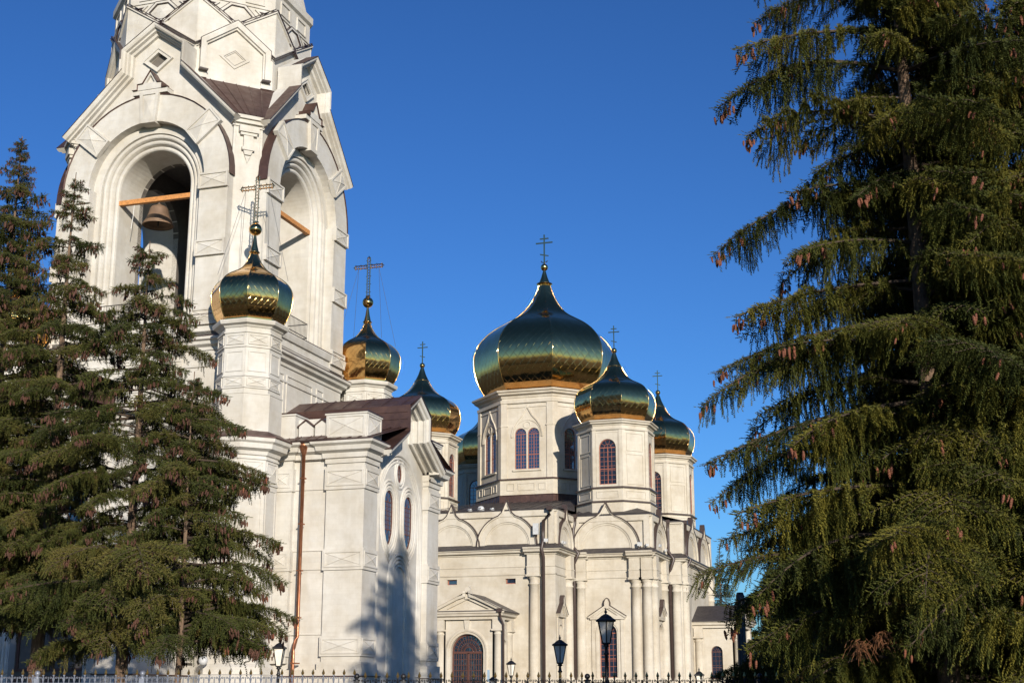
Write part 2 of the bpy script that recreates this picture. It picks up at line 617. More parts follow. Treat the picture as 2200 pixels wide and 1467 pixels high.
def dome_shingles(dm, nmain, view, origin, seed):
    """diamond lattice on the eight facets; returns list of (size score, geometry)"""
    rng = random.Random(seed)
    half = dm.rc * math.sin(R(22.5))
    px = half / nmain                       # half diagonal across
    py = px * 1.25
    rows = int(dm.L / py) + 2
    items = []
    lift, edge = 0.0024 * (dm.rc / 4) ** 0.5, 0.0125 * (dm.rc / 4) ** 0.5
    for f in range(8):
        for r_ in range(-1, rows):
            for c in range(-nmain - 1, nmain + 2):
                if (r_ + c) % 2: continue
                x0, y0 = c * px, r_ * py
                if abs(x0) - px > dm.hw(max(0, min(y0, dm.L))) + 0.3: continue
                poly = [(x0, y0 - py), (x0 + px, y0), (x0, y0 + py), (x0 - px, y0)]
                poly = clip(poly, 0, -1, 0.0)
                if poly: poly = clip(poly, 0, 1, dm.L - 0.01)
                if len(poly) < 3: continue
                ya, yb = min(p[1] for p in poly), max(p[1] for p in poly)
                ha, hb_ = dm.hw(ya), dm.hw(yb)
                sl = (hb_ - ha) / max(yb - ya, 1e-6)
                # x <= ha + sl*(y-ya)
                poly = clip(poly, 1, -sl, ha - sl * ya)
                if len(poly) < 3: continue
                poly = clip(poly, -1, -sl, ha - sl * ya)
                if len(poly) < 3: continue
                area = 0.5 * abs(sum(poly[i][0] * poly[(i + 1) % len(poly)][1] - poly[(i + 1) % len(poly)][0] * poly[i][1] for i in range(len(poly))))
                if area < 0.02 * px * py: continue
                cx = sum(p[0] for p in poly) / len(poly); cy = sum(p[1] for p in poly) / len(poly)
                P3, nn = dm.P(f, cx, cy)
                wpos = Vector(origin) + P3
                vd = (Vector((0, 0, 1.6)) - wpos)
                score = area * max(0, nn.dot(vd.normalized())) / vd.length ** 2
                items.append((score, shingle_geo(dm, f, poly, rng, lift, edge)))
    return items

def mesh_with_normals(name, V, F, L, mat):
    me = bpy.data.meshes.new(name)
    me.from_pydata([tuple(v) for v in V], [], F)
    me.materials.append(mat)
    me.polygons.foreach_set('use_smooth', [True] * len(me.polygons))
    me.update()
    me.normals_split_custom_set([tuple(x) for x in L])
    return me

def finish_shingles(pool, limit):
    """pool: list of (score, geo, parent). Largest in view become parts, the rest one joined piece per dome"""
    pool.sort(key=lambda t: -t[0])
    rest = {}
    for i, (sc, (V, F, L), par) in enumerate(pool):
        if i < limit and sc > 0:
            link_mesh('shingle', mesh_with_normals('shingle', V, F, L, M['gold']), par)
        else:
            r_ = rest.setdefault(par.name, [par, [], [], []])
            k = len(r_[1])
            r_[1].extend(V); r_[2].extend(tuple(k + a for a in f) for f in F); r_[3].extend(L)
    for par, V, F, L in rest.values():
        o = link_mesh('small_shingles', mesh_with_normals('small_shingles', V, F, L, M['gold']), par)
        o['kind'] = 'stuff'

def dome_body(dm, parent, base_z, collar_z, cone_top, ball_z, ball_r, cone_r, x, y, name='dome', flare=1.5):
    """skirt, ridges, cone, ball: the dome part with sub-parts"""
    b = MB()
    z0 = dm.pts[0][1]; r0 = dm.pts[0][0]
    b.ring([(0.0, 0), (0.0, 0)], [(0, 0), (1, 0), (1, 1)], True) if False else None
    oc = lambda r_: octo(r_)
    pl = octo(1.0)
    def oring(prof):
        pts = []; n = 8
        for r_, z in prof:
            for k in range(8):
                pts.append((pl[k][0] * r_, pl[k][1] * r_, z))
        fs = [(i * 8 + k, i * 8 + (k + 1) % 8, (i + 1) * 8 + (k + 1) % 8, (i + 1) * 8 + k) for i in range(len(prof) - 1) for k in range(8)]
        b.mesh(pts, fs)
    oring([(r0 * 1.05, base_z - 0.02), (r0 * 1.05, base_z + (z0 - base_z) * .25), (r0 * 0.985, base_z + (z0 - base_z) * .45), (r0 * 0.99, z0), (r0 * 0.9, z0 + 0.01)])
    d = b.build(name, M['gold'], parent, loc=(x, y, 0))
    # ridges
    for k in range(8):
        r_ = MB()
        a = R(22.5 + 45 * k)
        pts = []
        for i in range(0, len(dm.pts), 2):
            q = dm.pts[i]
            pts.append((q[0] * math.cos(a), q[1], q[0] * math.sin(a)))
        w = 0.014 + 0.0060 * dm.rc
        r_.smooth = True
        r_.tube([(p[0], p[2], p[1]) for p in pts], w, 6)
        r_.build('ridge', M['gold'], d)
    c = MB()
    c.smooth = True
    rn = dm.pts[-1][0]
    c.lathe([(rn * 1.0, collar_z - 0.25), (rn * 1.03, collar_z - 0.02), (rn * flare, collar_z), (rn * flare, collar_z + 0.05), (cone_r * 1.03, collar_z + 0.07), (cone_r, collar_z + .12), (cone_r * .62, collar_z + (cone_top - collar_z) * .48), (max(.06, cone_r * .25), cone_top), (max(.05, cone_r * .2), ball_z)], n=16)
    c.build('finial_cone', M['gold'], d)
    s_ = MB(); s_.smooth = True
    s_.lathe([(max(0.001, ball_r * math.sin(PI * i / 12)), ball_z - ball_r * math.cos(PI * i / 12)) for i in range(13)], n=20)
    s_.build('finial_ball', M['gold'], d)
    return d

def simple_cross(dome, z0, z1, span, w=0.05, foot=True):
    """eight-pointed cross facing the west"""
    b = MB()
    h = z1 - z0
    b.box(-w, w, -w, w, z0, z1)
    b.box(-span, span, -w * .8, w * .8, z0 + h * .70, z0 + h * .70 + w * 2)
    b.box(-span * .52, span * .52, -w * .8, w * .8, z0 + h * .845, z0 + h * .845 + w * 1.8)
    # slanted foot bar
    b.mesh([(-span * .5, -w * .7, z0 + h * .32), (span * .5, -w * .7, z0 + h * .25), (span * .5, w * .7, z0 + h * .25), (-span * .5, w * .7, z0 + h * .32),
            (-span * .5, -w * .7, z0 + h * .32 + w * 1.8), (span * .5, -w * .7, z0 + h * .25 + w * 1.8), (span * .5, w * .7, z0 + h * .25 + w * 1.8), (-span * .5, w * .7, z0 + h * .32 + w * 1.8)],
           [(0, 1, 2, 3), (4, 5, 6, 7), (0, 1, 5, 4), (2, 3, 7, 6), (1, 2, 6, 5), (3, 0, 4, 7)])
    if foot:
        b.tube([(span * .42 * math.cos(R(a)), 0, z0 + h * .14 + span * .34 * math.sin(R(a))) for a in range(200, 345, 20)], w * .75, 5)
    b.build('cross', M['gold'], dome)
# ================================================================== ground
g = MB()
g.face([(-900, -700, 0), (900, -700, 0), (900, 1500, 0), (-900, 1500, 0)])
props(g.build('ground', M['ground']), 'flat ground of grass and paving round the churches', None, None, 'structure')
g = MB()
g.face([(-46, 36, 0.004), (-4, 36, 0.004), (-4, 106, 0.004), (-46, 106, 0.004)])
M['paving'] = plain('pale_paving', (0.11, 0.10, 0.085), 0.85, 0, 0.2, 1.5)
props(g.build('pavement', M['paving']), 'pale stone forecourt in front of the churches', None, None, 'structure')

# ================================================================== bell tower
TX, TY = -37.71, 62.8
tower = thing('bell_tower', 'tall white limestone bell tower with open arches and small golden corner domes', 'bell tower', (TX, TY, 0))
W = M['white']
GIN = [(-4.7, 29.35), (-1.42, 32.68), (-1.42, 33.85), (0, 34.85), (1.42, 33.85), (1.42, 32.68), (4.7, 29.35)]

def four(name, mesh, parent=tower, kids=None, angs=(0, 90, 180, 270)):
    obs = []
    for a in angs:
        o = link_mesh(name, mesh, parent, rot=(0, 0, R(a)))
        obs.append(o)
    return obs

def xpanel(b, cu, cz, w, h, rot, v0, v1, rim=0.09, dep=0.055):
    """raised block, rim, sunk field folded along its two diagonals"""
    c, s_ = math.cos(R(rot)), math.sin(R(rot))
    def q(x, z): return (cu + x * c - z * s_, cz + x * s_ + z * c)
    def rect(hw, hh): return [q(-hw, -hh), q(hw, -hh), q(hw, hh), q(-hw, hh)]
    o = rect(w / 2, h / 2); i1 = rect(w / 2 - rim, h / 2 - rim); i2 = rect(w / 2 - rim - .025, h / 2 - rim - .025)
    for k in range(4):
        j = (k + 1) % 4
        b.face([(o[k][0], v0, o[k][1]), (o[j][0], v0, o[j][1]), (o[j][0], v1, o[j][1]), (o[k][0], v1, o[k][1])])
        b.face([(o[k][0], v1, o[k][1]), (o[j][0], v1, o[j][1]), (i1[j][0], v1, i1[j][1]), (i1[k][0], v1, i1[k][1])])
        b.face([(i1[k][0], v1, i1[k][1]), (i1[j][0], v1, i1[j][1]), (i1[j][0], v1 - dep, i1[j][1]), (i1[k][0], v1 - dep, i1[k][1])])
        b.face([(i1[k][0], v1 - dep, i1[k][1]), (i1[j][0], v1 - dep, i1[j][1]), (i2[j][0], v1 - dep, i2[j][1]), (i2[k][0], v1 - dep, i2[k][1])])
        # folded leaf: sharp small step at the diagonals
        b.face([(i2[k][0], v1 - dep, i2[k][1]), (i2[j][0], v1 - dep, i2[j][1]), (cu, v1 - dep + min(w, h) * 0.09, cz)])
    # thin incised diagonals
    g_ = 0.014
    for k in (0, 1):
        a, e = i2[k], i2[k + 2]
        L = math.hypot(e[0] - a[0], e[1] - a[1])
        nx, nz = -(e[1] - a[1]) / L * g_, (e[0] - a[0]) / L * g_
        pk = v1 - dep + min(w, h) * 0.09 + .012
        for p, r_ in ((a, (cu, cz)), ((cu, cz), e)):
            va = v1 - dep + .012 if p is a else pk
            vb = pk if p is a else v1 - dep + .012
            b.mesh([(p[0] + nx, va - .02, p[1] + nz), (p[0], va + .012, p[1]), (p[0] - nx, va - .02, p[1] - nz),
                    (r_[0] + nx, vb - .02, r_[1] + nz), (r_[0], vb + .012, r_[1]), (r_[0] - nx, vb - .02, r_[1] - nz)], [(0, 3, 4, 1), (1, 4, 5, 2)])

def frame_rect(b, u0, u1, z0, z1, v, w=.07, t=.05, rot=0):
    b.sweep([(u0, z0), (u1, z0), (u1, z1), (u0, z1)], [(0, v), (0, v + t), (w, v + t), (w, v)], closed=True)

MB.DV = -0.30
# --- walls of the lower body and belfry, one object per side
b = MB().frame(0)
b.plate([(-4.7, 0), (4.7, 0), (4.7, 29.35)] + [(1.42, 32.68), (1.42, 33.85), (0, 34.85), (-1.42, 33.85), (-1.42, 32.68)] + [(-4.7, 29.35)],
        [arch_loop(0, 19.5, 2.85, 26.6, 22), [(-.56, 33.48), (0, 33.05), (.56, 33.48), (0, 33.91)]], 5.2, 5.87, hole_back=5.4)
four('wall', b.to_mesh('wall', W))
# archivolt: three rolls round the opening, deep reveal
b = MB().frame(0)
PR = [(0, 3.3), (0, 5.56), (.03, 5.66), (.09, 5.71), (.16, 5.71), (.22, 5.66), (.25, 5.58), (.28, 5.72), (.32, 5.82), (.38, 5.86), (.44, 5.86), (.49, 5.81), (.51, 5.73),
      (.54, 5.87), (.58, 5.96), (.64, 5.99), (.70, 5.99), (.76, 5.95), (.79, 5.88), (.80, 6.05)]
PR = PR[:1] + [(o, v - .16) for o, v in PR[1:]]
path = [(-2.05, 19.5)] + [(-2.05, 19.5 + 7.1 * k / 4) for k in (1, 2, 3)] + arc(0, 26.6, 2.05, 180, 0, 30) + [(2.05, 19.5 + 7.1 * k / 4) for k in (3, 2, 1)] + [(2.05, 19.5)]
b.smooth = False
b.sweep(path, PR, caps=False)
b.box(-2.85, 2.85, 3.3, 5.84, 19.2, 19.5)
four('arch_moulding', b.to_mesh('arch_moulding', W))
MB.DV = -0.20
# raised piers and arch band
b = MB().frame(0)
for s_ in (-1, 1):
    b.box(min(s_ * 3.12, s_ * 4.68), max(s_ * 3.12, s_ * 4.68), 5.7, 6.27, 18.35, 26.6)
b.sweep(arc(0, 26.6, 3.32, 180, 0, 30), [(0, 5.75), (0, 6.27), (1.42, 6.27), (1.42, 5.75)])
four('raised_arch_band', b.to_mesh('raised_arch_band', W))
b = MB().frame(0)
b.sweep(arc(0, 26.6, 4.74, 180, 41, 16), [(0, 5.8), (0, 6.31), (.05, 6.33), (.05, 5.8)])
b.sweep(arc(0, 26.6, 4.74, 139, 0, 22), [(0, 5.8), (0, 6.31), (.05, 6.33), (.05, 5.8)])
b.sweep([(-1.0, 31.62), (-.7, 31.62), (-.7, 31.92), (-.42, 31.94), (0, 32.62), (.42, 31.94), (.7, 31.92), (.7, 31.62), (1.0, 31.62)], [(0, 5.8), (0, 6.51), (.02, 6.52), (.02, 5.8)])
four('copper_flashing', b.to_mesh('copper_flashing', M['copper']))
# cross panels
xm = MB().frame(0); xpanel(xm, 0, 0, 1.62, .80, 0, 6.2, 6.42)
xms = xm.to_mesh('cross_panel', W)
xa = MB().frame(0); xpanel(xa, 0, 0, 1.72, 1.05, 0, 6.2, 6.46)
xas = xa.to_mesh('cross_panel', W)
def put_panel(mesh, deg, u, z, tilt=0):
    # the panel mesh is built about (0, z=0): rotate about its own normal first, then to its side
    t = R(deg)
    o = link_mesh('cross_panel', mesh, tower)
    m = Matrix.Rotation(t, 4, 'Z') @ Matrix.Translation((u, 0, z)) @ Matrix.Rotation(-R(tilt), 4, 'Y')
    o.matrix_local = m
for deg in (0, 90, 180, 270):
    for s_ in (-1, 1):
        for z in (26.3, 22.83, 19.36):
            put_panel(xms, deg, s_ * 3.9, z)
        put_panel(xas, deg, s_ * 3.20, 26.6 + 2.63, s_ * 39.5)
MB.DV = -0.26
# keystone with stepped cap and little gable
b = MB().frame(0)
b.plate([(-.42, 29.78), (.42, 29.78), (.56, 31.5), (-.56, 31.5)], [[(-.27, 30.0), (.27, 30.0), (.37, 31.32), (-.37, 31.32)]], 5.85, 6.52, hole_back=6.46)
b.mesh([(-.27, 6.46, 30.0), (.27, 6.46, 30.0), (.37, 6.46, 31.32), (-.37, 6.46, 31.32), (0, 6.52, 30.66)], [(0, 1, 4), (1, 2, 4), (2, 3, 4), (3, 0, 4)])
b.box(-1.0, 1.0, 5.8, 6.46, 31.38, 31.61)
b.box(-.7, .7, 5.8, 6.5, 31.61, 31.91)
b.plate([(-.42, 31.91), (.42, 31.91), (0, 32.6)], [[(-.27, 31.98), (.27, 31.98), (0, 32.42)]], 5.8, 6.5, hole_back=6.36)
b.face([(-.27, 6.36, 31.98), (.27, 6.36, 31.98), (0, 6.36, 32.42)])
four('keystone', b.to_mesh('keystone', W))
MB.DV = -0.34
# gable coping
b = MB().frame(0)
CP = [(0, 5.8), (0, 6.10), (.10, 6.16), (.12, 6.34), (.20, 6.36), (.22, 6.5), (.30, 6.56), (.42, 6.58), (.42, 5.2)]
gp = [(-5.15, 28.9)] + GIN[1:-1] + [(5.15, 28.9)]
b.sweep(GIN, CP)
four('gable_coping', b.to_mesh('gable_coping', W))
b = MB().frame(0)
for seg in (GIN[0:2], GIN[2:5], GIN[5:7]):
    b.sweep(seg, [(.42, 6.61), (.445, 6.61), (.445, 5.9)], caps=False)
four('coping_flashing', b.to_mesh('coping_flashing', M['copper']))
MB.DV = -0.30
# diamond window
b = MB().frame(0)
dia = lambda w, h, z: [(-w, z), (0, z - h), (w, z), (0, z + h)]
b.plate(dia(.80, .62, 33.48), [dia(.56, .43, 33.48)], 5.8, 5.97)
b.sweep(dia(.80, .62, 33.48)[::-1], [(0, 5.97), (0, 6.02), (.05, 6.02), (.05, 5.87)], closed=True)
for o in four('diamond_window', b.to_mesh('diamond_window', W)):
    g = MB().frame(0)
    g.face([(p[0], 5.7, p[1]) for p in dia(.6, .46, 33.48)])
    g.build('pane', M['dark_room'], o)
# lower body and its wall panels
MB.DV = 0.0
b = MB().frame(0)
b.plate([(-4.8, 0), (4.8, 0), (4.8, 17.8), (-4.8, 17.8)], [], 5.0, 5.95)
four('lower_wall', b.to_mesh('lower_wall', W))
b = MB().frame(0)
frame_rect(b, -1.55, 1.35, 14.9, 17.35, 5.95)
for s_ in (-1, 1):
    frame_rect(b, s_ * 2.25 - .42, s_ * 2.25 + .42, 14.9, 17.35, 5.95)
four('wall_panel', b.to_mesh('wall_panel', W))

MB.DV = -0.14
# chamfered corners
b = MB().frame(45)
b.box(-.742, .742, 5.6, 7.389, 0, 29.3)
b.box(-.80, .80, 5.6, 7.46, 29.28, 29.42)
b.box(-.86, .86, 5.6, 7.62, 29.42, 29.62)
b.box(-.92, .92, 5.6, 7.74, 29.62, 29.80)
b.box(-.50, .50, 7.38, 7.66, 28.95, 29.28)
b.box(-.42, .42, 7.38, 7.58, 28.80, 28.95)
b.box(-.24, .24, 7.38, 7.54, 28.18, 28.80)
b.box(-.32, .32, 7.38, 7.60, 28.02, 28.18)
b.mesh([(-.24, 7.38, 28.02), (.24, 7.38, 28.02), (.24, 7.55, 28.02), (-.24, 7.55, 28.02), (-.16, 7.38, 27.80), (.16, 7.38, 27.80), (.16, 7.50, 27.80), (-.16, 7.50, 27.80)], [(3, 2, 6, 7), (0, 3, 7, 4), (1, 2, 6, 5), (4, 5, 6, 7)])
b.mesh([(-.15, 7.38, 27.74), (.15, 7.38, 27.74), (.15, 7.49, 27.74), (-.15, 7.49, 27.74), (0, 7.38, 27.38), (0, 7.44, 27.38)], [(0, 1, 2, 3), (3, 2, 5), (0, 3, 5, 4), (1, 2, 5, 4)])
four('corner_pier', b.to_mesh('corner_pier', W))
# belts round the body
PL = [(u, v) for u, v in ((-4.78, -5.97), (4.78, -5.97), (5.97, -4.78), (5.97, 4.78), (4.78, 5.97), (-4.78, 5.97), (-5.97, 4.78), (-5.97, -4.78))]
b = MB()
b.ring([(0, 17.7), (.06, 17.72), (.08, 17.86), (.30, 17.96), (.34, 18.10), (.50, 18.16), (.52, 18.28), (.05, 18.33)], PL)
b.ring([(.0, 16.9), (.05, 16.92), (.05, 17.02), (0, 17.04)], PL)
b.ring([(-.05, 18.3), (.10, 18.3), (.10, 18.62), (.14, 18.64), (.14, 18.72), (.04, 18.74), (.04, 19.06), (.16, 19.08), (.20, 19.2), (.24, 19.36), (.24, 19.44), (-.3, 19.47)], PL)
b.build('belt_cornice', W, tower)
b = MB()
b.ring([(.53, 18.29), (.53, 18.33), (.02, 18.36)], PL)
b.ring([(.25, 19.45), (.25, 19.48), (-.3, 19.50)], PL)
b.build('belt_flashing', M['copper'], tower)
dm_ = MB().frame(0)
dm_.box(-.16, .16, 5.9, 6.16, 18.76, 19.05)
dme = dm_.to_mesh('dentil', W)
for deg in (0, 90, 180, 270):
    for k in range(14):
        o = link_mesh('dentil', dme, tower)
        o.matrix_local = Matrix.Rotation(R(deg), 4, 'Z') @ Matrix.Translation((-4.4 + k * .677, 0, 0))
MB.DV = 0.0
# inside of the belfry
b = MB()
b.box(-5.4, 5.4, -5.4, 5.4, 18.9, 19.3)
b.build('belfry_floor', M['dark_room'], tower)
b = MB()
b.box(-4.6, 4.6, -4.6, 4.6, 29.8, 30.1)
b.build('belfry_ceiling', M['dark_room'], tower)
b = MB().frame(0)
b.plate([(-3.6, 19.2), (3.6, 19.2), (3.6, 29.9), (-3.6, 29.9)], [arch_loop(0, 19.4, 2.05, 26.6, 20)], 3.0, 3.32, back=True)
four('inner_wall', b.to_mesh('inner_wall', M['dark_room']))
for nm, (x0, x1, z, y) in {'beam': (-2.3, 2.3, 26.0, 5.0)}.items():
    b = MB().frame(0)
    b.box(-2.2, 2.2, 4.9, 5.14, 25.97, 26.21)
    for o in four('wooden_beam', b.to_mesh('wooden_beam', M['wood']), angs=(0, 90)):
        pass

# octagonal tent above
RO = 5.2 / math.cos(R(22.5))
b = MB()
pl8 = octo(1.0)
prof = [(RO, 31), (RO, 38.3), (RO * 1.03, 38.4), (RO * 1.03, 38.8), (RO * .97, 38.9), (RO * .60, 47), (RO * .22, 58), (.3, 64)]
b.mesh([(p[0] * r_, p[1] * r_, z) for r_, z in prof for p in pl8], [(i * 8 + k, i * 8 + (k + 1) % 8, (i + 1) * 8 + (k + 1) % 8, (i + 1) * 8 + k) for i in range(len(prof) - 1) for k in range(8)])
b.build('tent_base', W, tower)
# pentagon kokoshnik on the diagonal faces
b = MB().frame(0)
b.sweep([(-1.56, 33.05), (-1.56, 34.5), (0, 35.6), (1.56, 34.5), (1.56, 33.05)], [(0, 5.15), (0, 5.36), (.08, 5.38), (.10, 5.5), (.30, 5.54), (.38, 5.54), (.38, 5.15)])
b.box(-2.15, -1.5, 5.1, 5.3, 32.62, 33.0)
b.box(1.5, 2.15, 5.1, 5.3, 32.62, 33.0)
b.box(-1.5, 1.5, 5.1, 5.26, 32.4, 32.75)
pent = b.to_mesh('gable_frame', W)
b2 = MB().frame(0)
b2.sweep([(-.85, 34.02), (0, 33.42), (.85, 34.02), (0, 34.62)][::-1], [(0, 5.2), (0, 5.26), (-.13, 5.26), (-.13, 5.2)], closed=True)
b2.sweep([(-.58, 34.02), (0, 33.61), (.58, 34.02), (0, 34.43)][::-1], [(0, 5.2), (0, 5.25), (-.05, 5.25), (-.05, 5.2)], closed=True)
diam = b2.to_mesh('diamond_panel', W)
b3 = MB().frame(0)
for s_ in (-1, 1):
    b3.box(min(s_ * 1.5, s_ * 1.98), max(s_ * 1.5, s_ * 1.98), 5.2, 5.62, 32.93, 33.0)
foot = b3.to_mesh('gable_foot', M['brown_pipe'])
for a in (45, 135, 225, 315):
    link_mesh('gable_frame', pent, tower, rot=(0, 0, R(a)))
    link_mesh('diamond_panel', diam, tower, rot=(0, 0, R(a)))
    link_mesh('gable_foot', foot, tower, rot=(0, 0, R(a)))
# rhombi folded over the corners, hexagons, triangles, panels
rh = MB()
for s_, fr in ((1, 0), (-1, 45)):
    rh.frame(fr)
    e = 2.1539
    tri = [(s_ * e, 34.5), (s_ * .12, 35.85), (s_ * e, 37.08)]
    f_ = e + .02
    rh.plate([(s_ * (e + .06), 34.42), (s_ * .02, 35.85), (s_ * (e + .06), 37.18)] if s_ < 0 else [(s_ * (e + .06), 34.42), (s_ * (e + .06), 37.18), (s_ * .02, 35.85)], [], 5.15, 5.30)
    rh.sweep([(s_ * (e + .07), 34.42), (s_ * .02, 35.85), (s_ * (e + .07), 37.18)], [(0, 5.25), (0, 5.40), (-.10 * s_ * -1 * -1, 5.40), (-.10 * s_ * -1 * -1, 5.28)])
rhm = rh.to_mesh('corner_rhombus', W)
hx = MB().frame(0)
hexp = lambda k: [(-.92 * k, 36.54), (-.38 * k, 36.54 - .50 * k), (.38 * k, 36.54 - .50 * k), (.92 * k, 36.54), (.38 * k, 36.54 + .50 * k), (-.38 * k, 36.54 + .50 * k)]
o_, i_ = hexp(1.12), hexp(.86)
hx.plate(hexp(1.12), [hexp(.92)], 5.15, 5.36)
for k in range(6):
    j = (k + 1) % 6
    hx.face([(i_[k][0], 5.26, i_[k][1]), (i_[j][0], 5.26, i_[j][1]), (0, 5.36, 36.54)])
    hx.face([(hexp(.92)[k][0], 5.22, hexp(.92)[k][1]), (hexp(.92)[j][0], 5.22, hexp(.92)[j][1]), (i_[j][0], 5.26, i_[j][1]), (i_[k][0], 5.26, i_[k][1])])
hxm = hx.to_mesh('hexagon_panel', W)
tr = MB().frame(0)
for s_ in (-1, 1):
    t_ = [(s_ * .98, 37.02), (s_ * 1.98, 37.02), (s_ * 1.48, 36.60)]
    tr.sweep(t_ if s_ < 0 else t_[::-1], [(0, 5.2), (0, 5.30), (.08, 5.30), (.08, 5.2)], closed=True)
    frame_rect(tr, min(s_ * .45, s_ * 1.55), max(s_ * .45, s_ * 1.55), 37.35, 38.1, 5.2, .07, .07)
tr.box(-2.1, 2.1, 5.15, 5.27, 37.16, 37.22)
trm = tr.to_mesh('tent_panel', W)
for k in range(8):
    link_mesh('corner_rhombus', rhm, tower, rot=(0, 0, R(45 * k)))
    link_mesh('hexagon_panel', hxm, tower, rot=(0, 0, R(45 * k)))
    link_mesh('tent_panel', trm, tower, rot=(0, 0, R(45 * k)))
# thin dark flashings that outline the tent ornaments
fl = MB().frame(0)
fl.sweep([(-1.56, 34.2), (-1.56, 34.5), (0, 35.6), (1.56, 34.5), (1.56, 34.2)], [(.38, 5.56), (.41, 5.56), (.41, 5.2)], caps=False)
flp = fl.to_mesh('gable_flashing', M['brown_pipe'])
for a_ in (45, 135, 225, 315):
    link_mesh('gable_flashing', flp, tower, rot=(0, 0, R(a_)))
fl = MB()
for s_, fr in ((1, 0), (-1, 45)):
    fl.frame(fr)
    e = 2.1539
    pts_ = [(s_ * (e + .07), 34.42), (s_ * .02, 35.85), (s_ * (e + .07), 37.18)]
    if s_ > 0: pts_ = pts_[::-1]
    fl.sweep(pts_, [(.03, 5.2), (.03, 5.415), (-.012, 5.415), (-.012, 5.3)], caps=False)
    fl.sweep(pts_, [(-.10, 5.32), (-.10, 5.405), (-.13, 5.405), (-.13, 5.30)], caps=False)
flr = fl.to_mesh('rhombus_flashing', M['brown_pipe'])
fl = MB().frame(0)
fl.sweep(hexp(1.12), [(-.03, 5.2), (-.03, 5.375), (.0, 5.375)], closed=True)
fl.sweep(hexp(.92), [(-.0, 5.365), (.03, 5.365), (.03, 5.25)], closed=True)
for s_ in (-1, 1):
    t_ = [(s_ * .98, 37.02), (s_ * 1.98, 37.02), (s_ * 1.48, 36.60)]
    fl.sweep(t_ if s_ < 0 else t_[::-1], [(.08, 5.2), (.08, 5.31), (.12, 5.31), (.12, 5.2)], closed=True)
flh = fl.to_mesh('hexagon_flashing', M['brown_pipe'])
for k in range(8):
    link_mesh('rhombus_flashing', flr, tower, rot=(0, 0, R(45 * k)))
    link_mesh('hexagon_flashing', flh, tower, rot=(0, 0, R(45 * k)))
# the tent is a little slimmer than the belfry below and stands slightly north of its middle
bpy.context.view_layer.update()
TM = Matrix.Translation((-.27, -.08, 0)) @ Matrix.Diagonal((.955, .955, 1, 1))
for o in list(tower.children):
    if o.name.split('.')[0] in ('tent_base', 'gable_frame', 'diamond_panel', 'gable_foot', 'corner_rhombus', 'hexagon_panel', 'tent_panel', 'gable_flashing', 'rhombus_flashing', 'hexagon_flashing'):
        o.matrix_local = TM @ o.matrix_local
# copper valleys behind the chamfer cornices
b = MB().frame(0)
P1, P2, O1, O2, G1, G2 = (4.75, 5.95, 29.84), (5.95, 4.75, 29.84), (1.85, 4.95, 32.66), (4.80, 2.0, 32.66), (1.86, 5.75, 32.70), (5.75, 1.86, 32.70)
b.face([P1, P2, O2, O1]); b.face([P1, O1, G1]); b.face([P2, G2, O2])
b.mi = 0
def rib(a, c, w=.035):
    b.tube([a, c], w, 4)
for k in range(1, 6):
    t = k / 6
    p = tuple(P1[i] + (P2[i] - P1[i]) * t for i in range(3)); q = tuple(O1[i] + (O2[i] - O1[i]) * t for i in range(3))
    rib((p[0], -p[1], p[2]) if False else p, q)
four('copper_valley_roof', b.to_mesh('copper_valley_roof', M['copper']))
# balcony railing
b = MB().frame(0)
for x in [-2.25 + .14 * k for k in range(16)]:
    b.tube([(x, 6.28, 19.46), (x, 6.28, 20.3)], .013, 4)
for z in (19.56, 20.3):
    b.tube([(-2.25, 6.28, z), (-.12, 6.28, z)], .024, 4)
    b.tube([(-.12, 6.28, z), (-.12, 5.2, z)], .024, 4)
four('balcony_railing', b.to_mesh('balcony_railing', M['iron']), angs=(0, 90))

# --- corner turrets
turrets = []
def turret_mesh():
    b = MB()
    b.mi = 0
    def shaft(r_, z0, z1, r2=None):
        b.M = None
        q = octo(1.0)
        b.mesh([(p[0] * rr, p[1] * rr, z) for rr, z in ((r_, z0), (r2 or r_, z1)) for p in q], [(k, (k + 1) % 8, 8 + (k + 1) % 8, 8 + k) for k in range(8)])
    shaft(1.95, 0, 2.65); shaft(1.95, 2.65, 2.7, 1.7); shaft(1.70, 2.7, 3.0); shaft(1.70, 3.0, 3.15, 1.52)
    shaft(1.52, 3.1, 12.4)
    shaft(1.60, 12.4, 15.0); shaft(1.60, 15.0, 15.02, 1.45)
    shaft(1.45, 15.0, 18.3)
    def rg(z, o, h, r_):
        b.ring([(0, z - h), (o, z - h * .8), (o, z + h * .8), (0, z + h)], octo(r_))
    for z in (17.90, 17.22, 15.86, 15.32):
        rg(z, .055, .045, 1.45)
    rg(15.02, .03, .03, 1.6)
    for z in (12.08, 10.98, 8.22, 7.34, 4.36, 3.55):
        rg(z, .06, .05, 1.52)
    b.ring([(0, 12.2), (.08, 12.24), (.12, 12.40), (.36, 12.50), (.40, 12.72), (.52, 12.80), (.55, 12.98), (0, 13.05)], octo(1.52))
    b.ring([(0, 18.12), (.05, 18.14), (.10, 18.22), (.26, 18.28), (.30, 18.40), (.30, 18.46), (-.2, 18.48)], octo(1.45))
    for k in range(8):
        b.frame(45 * k)
        ap = 1.45 * math.cos(R(22.5)); apl = 1.52 * math.cos(R(22.5))
        frame_rect(b, -.44, .44, 16.06, 17.02, ap, .06, .035)
        frame_rect(b, -.47, .47, 8.5, 10.75, apl, .06, .035)
        frame_rect(b, -.47, .47, 4.6, 7.1, apl, .06, .035)
    return b.to_mesh('corner_turret', W)
tm = turret_mesh()
sk = MB()
sk.ring([(.56, 12.96), (.56, 13.02), (.06, 13.32)], octo(1.54))
skm = sk.to_mesh('turret_skirt_roof', M['copper'])
tp = []
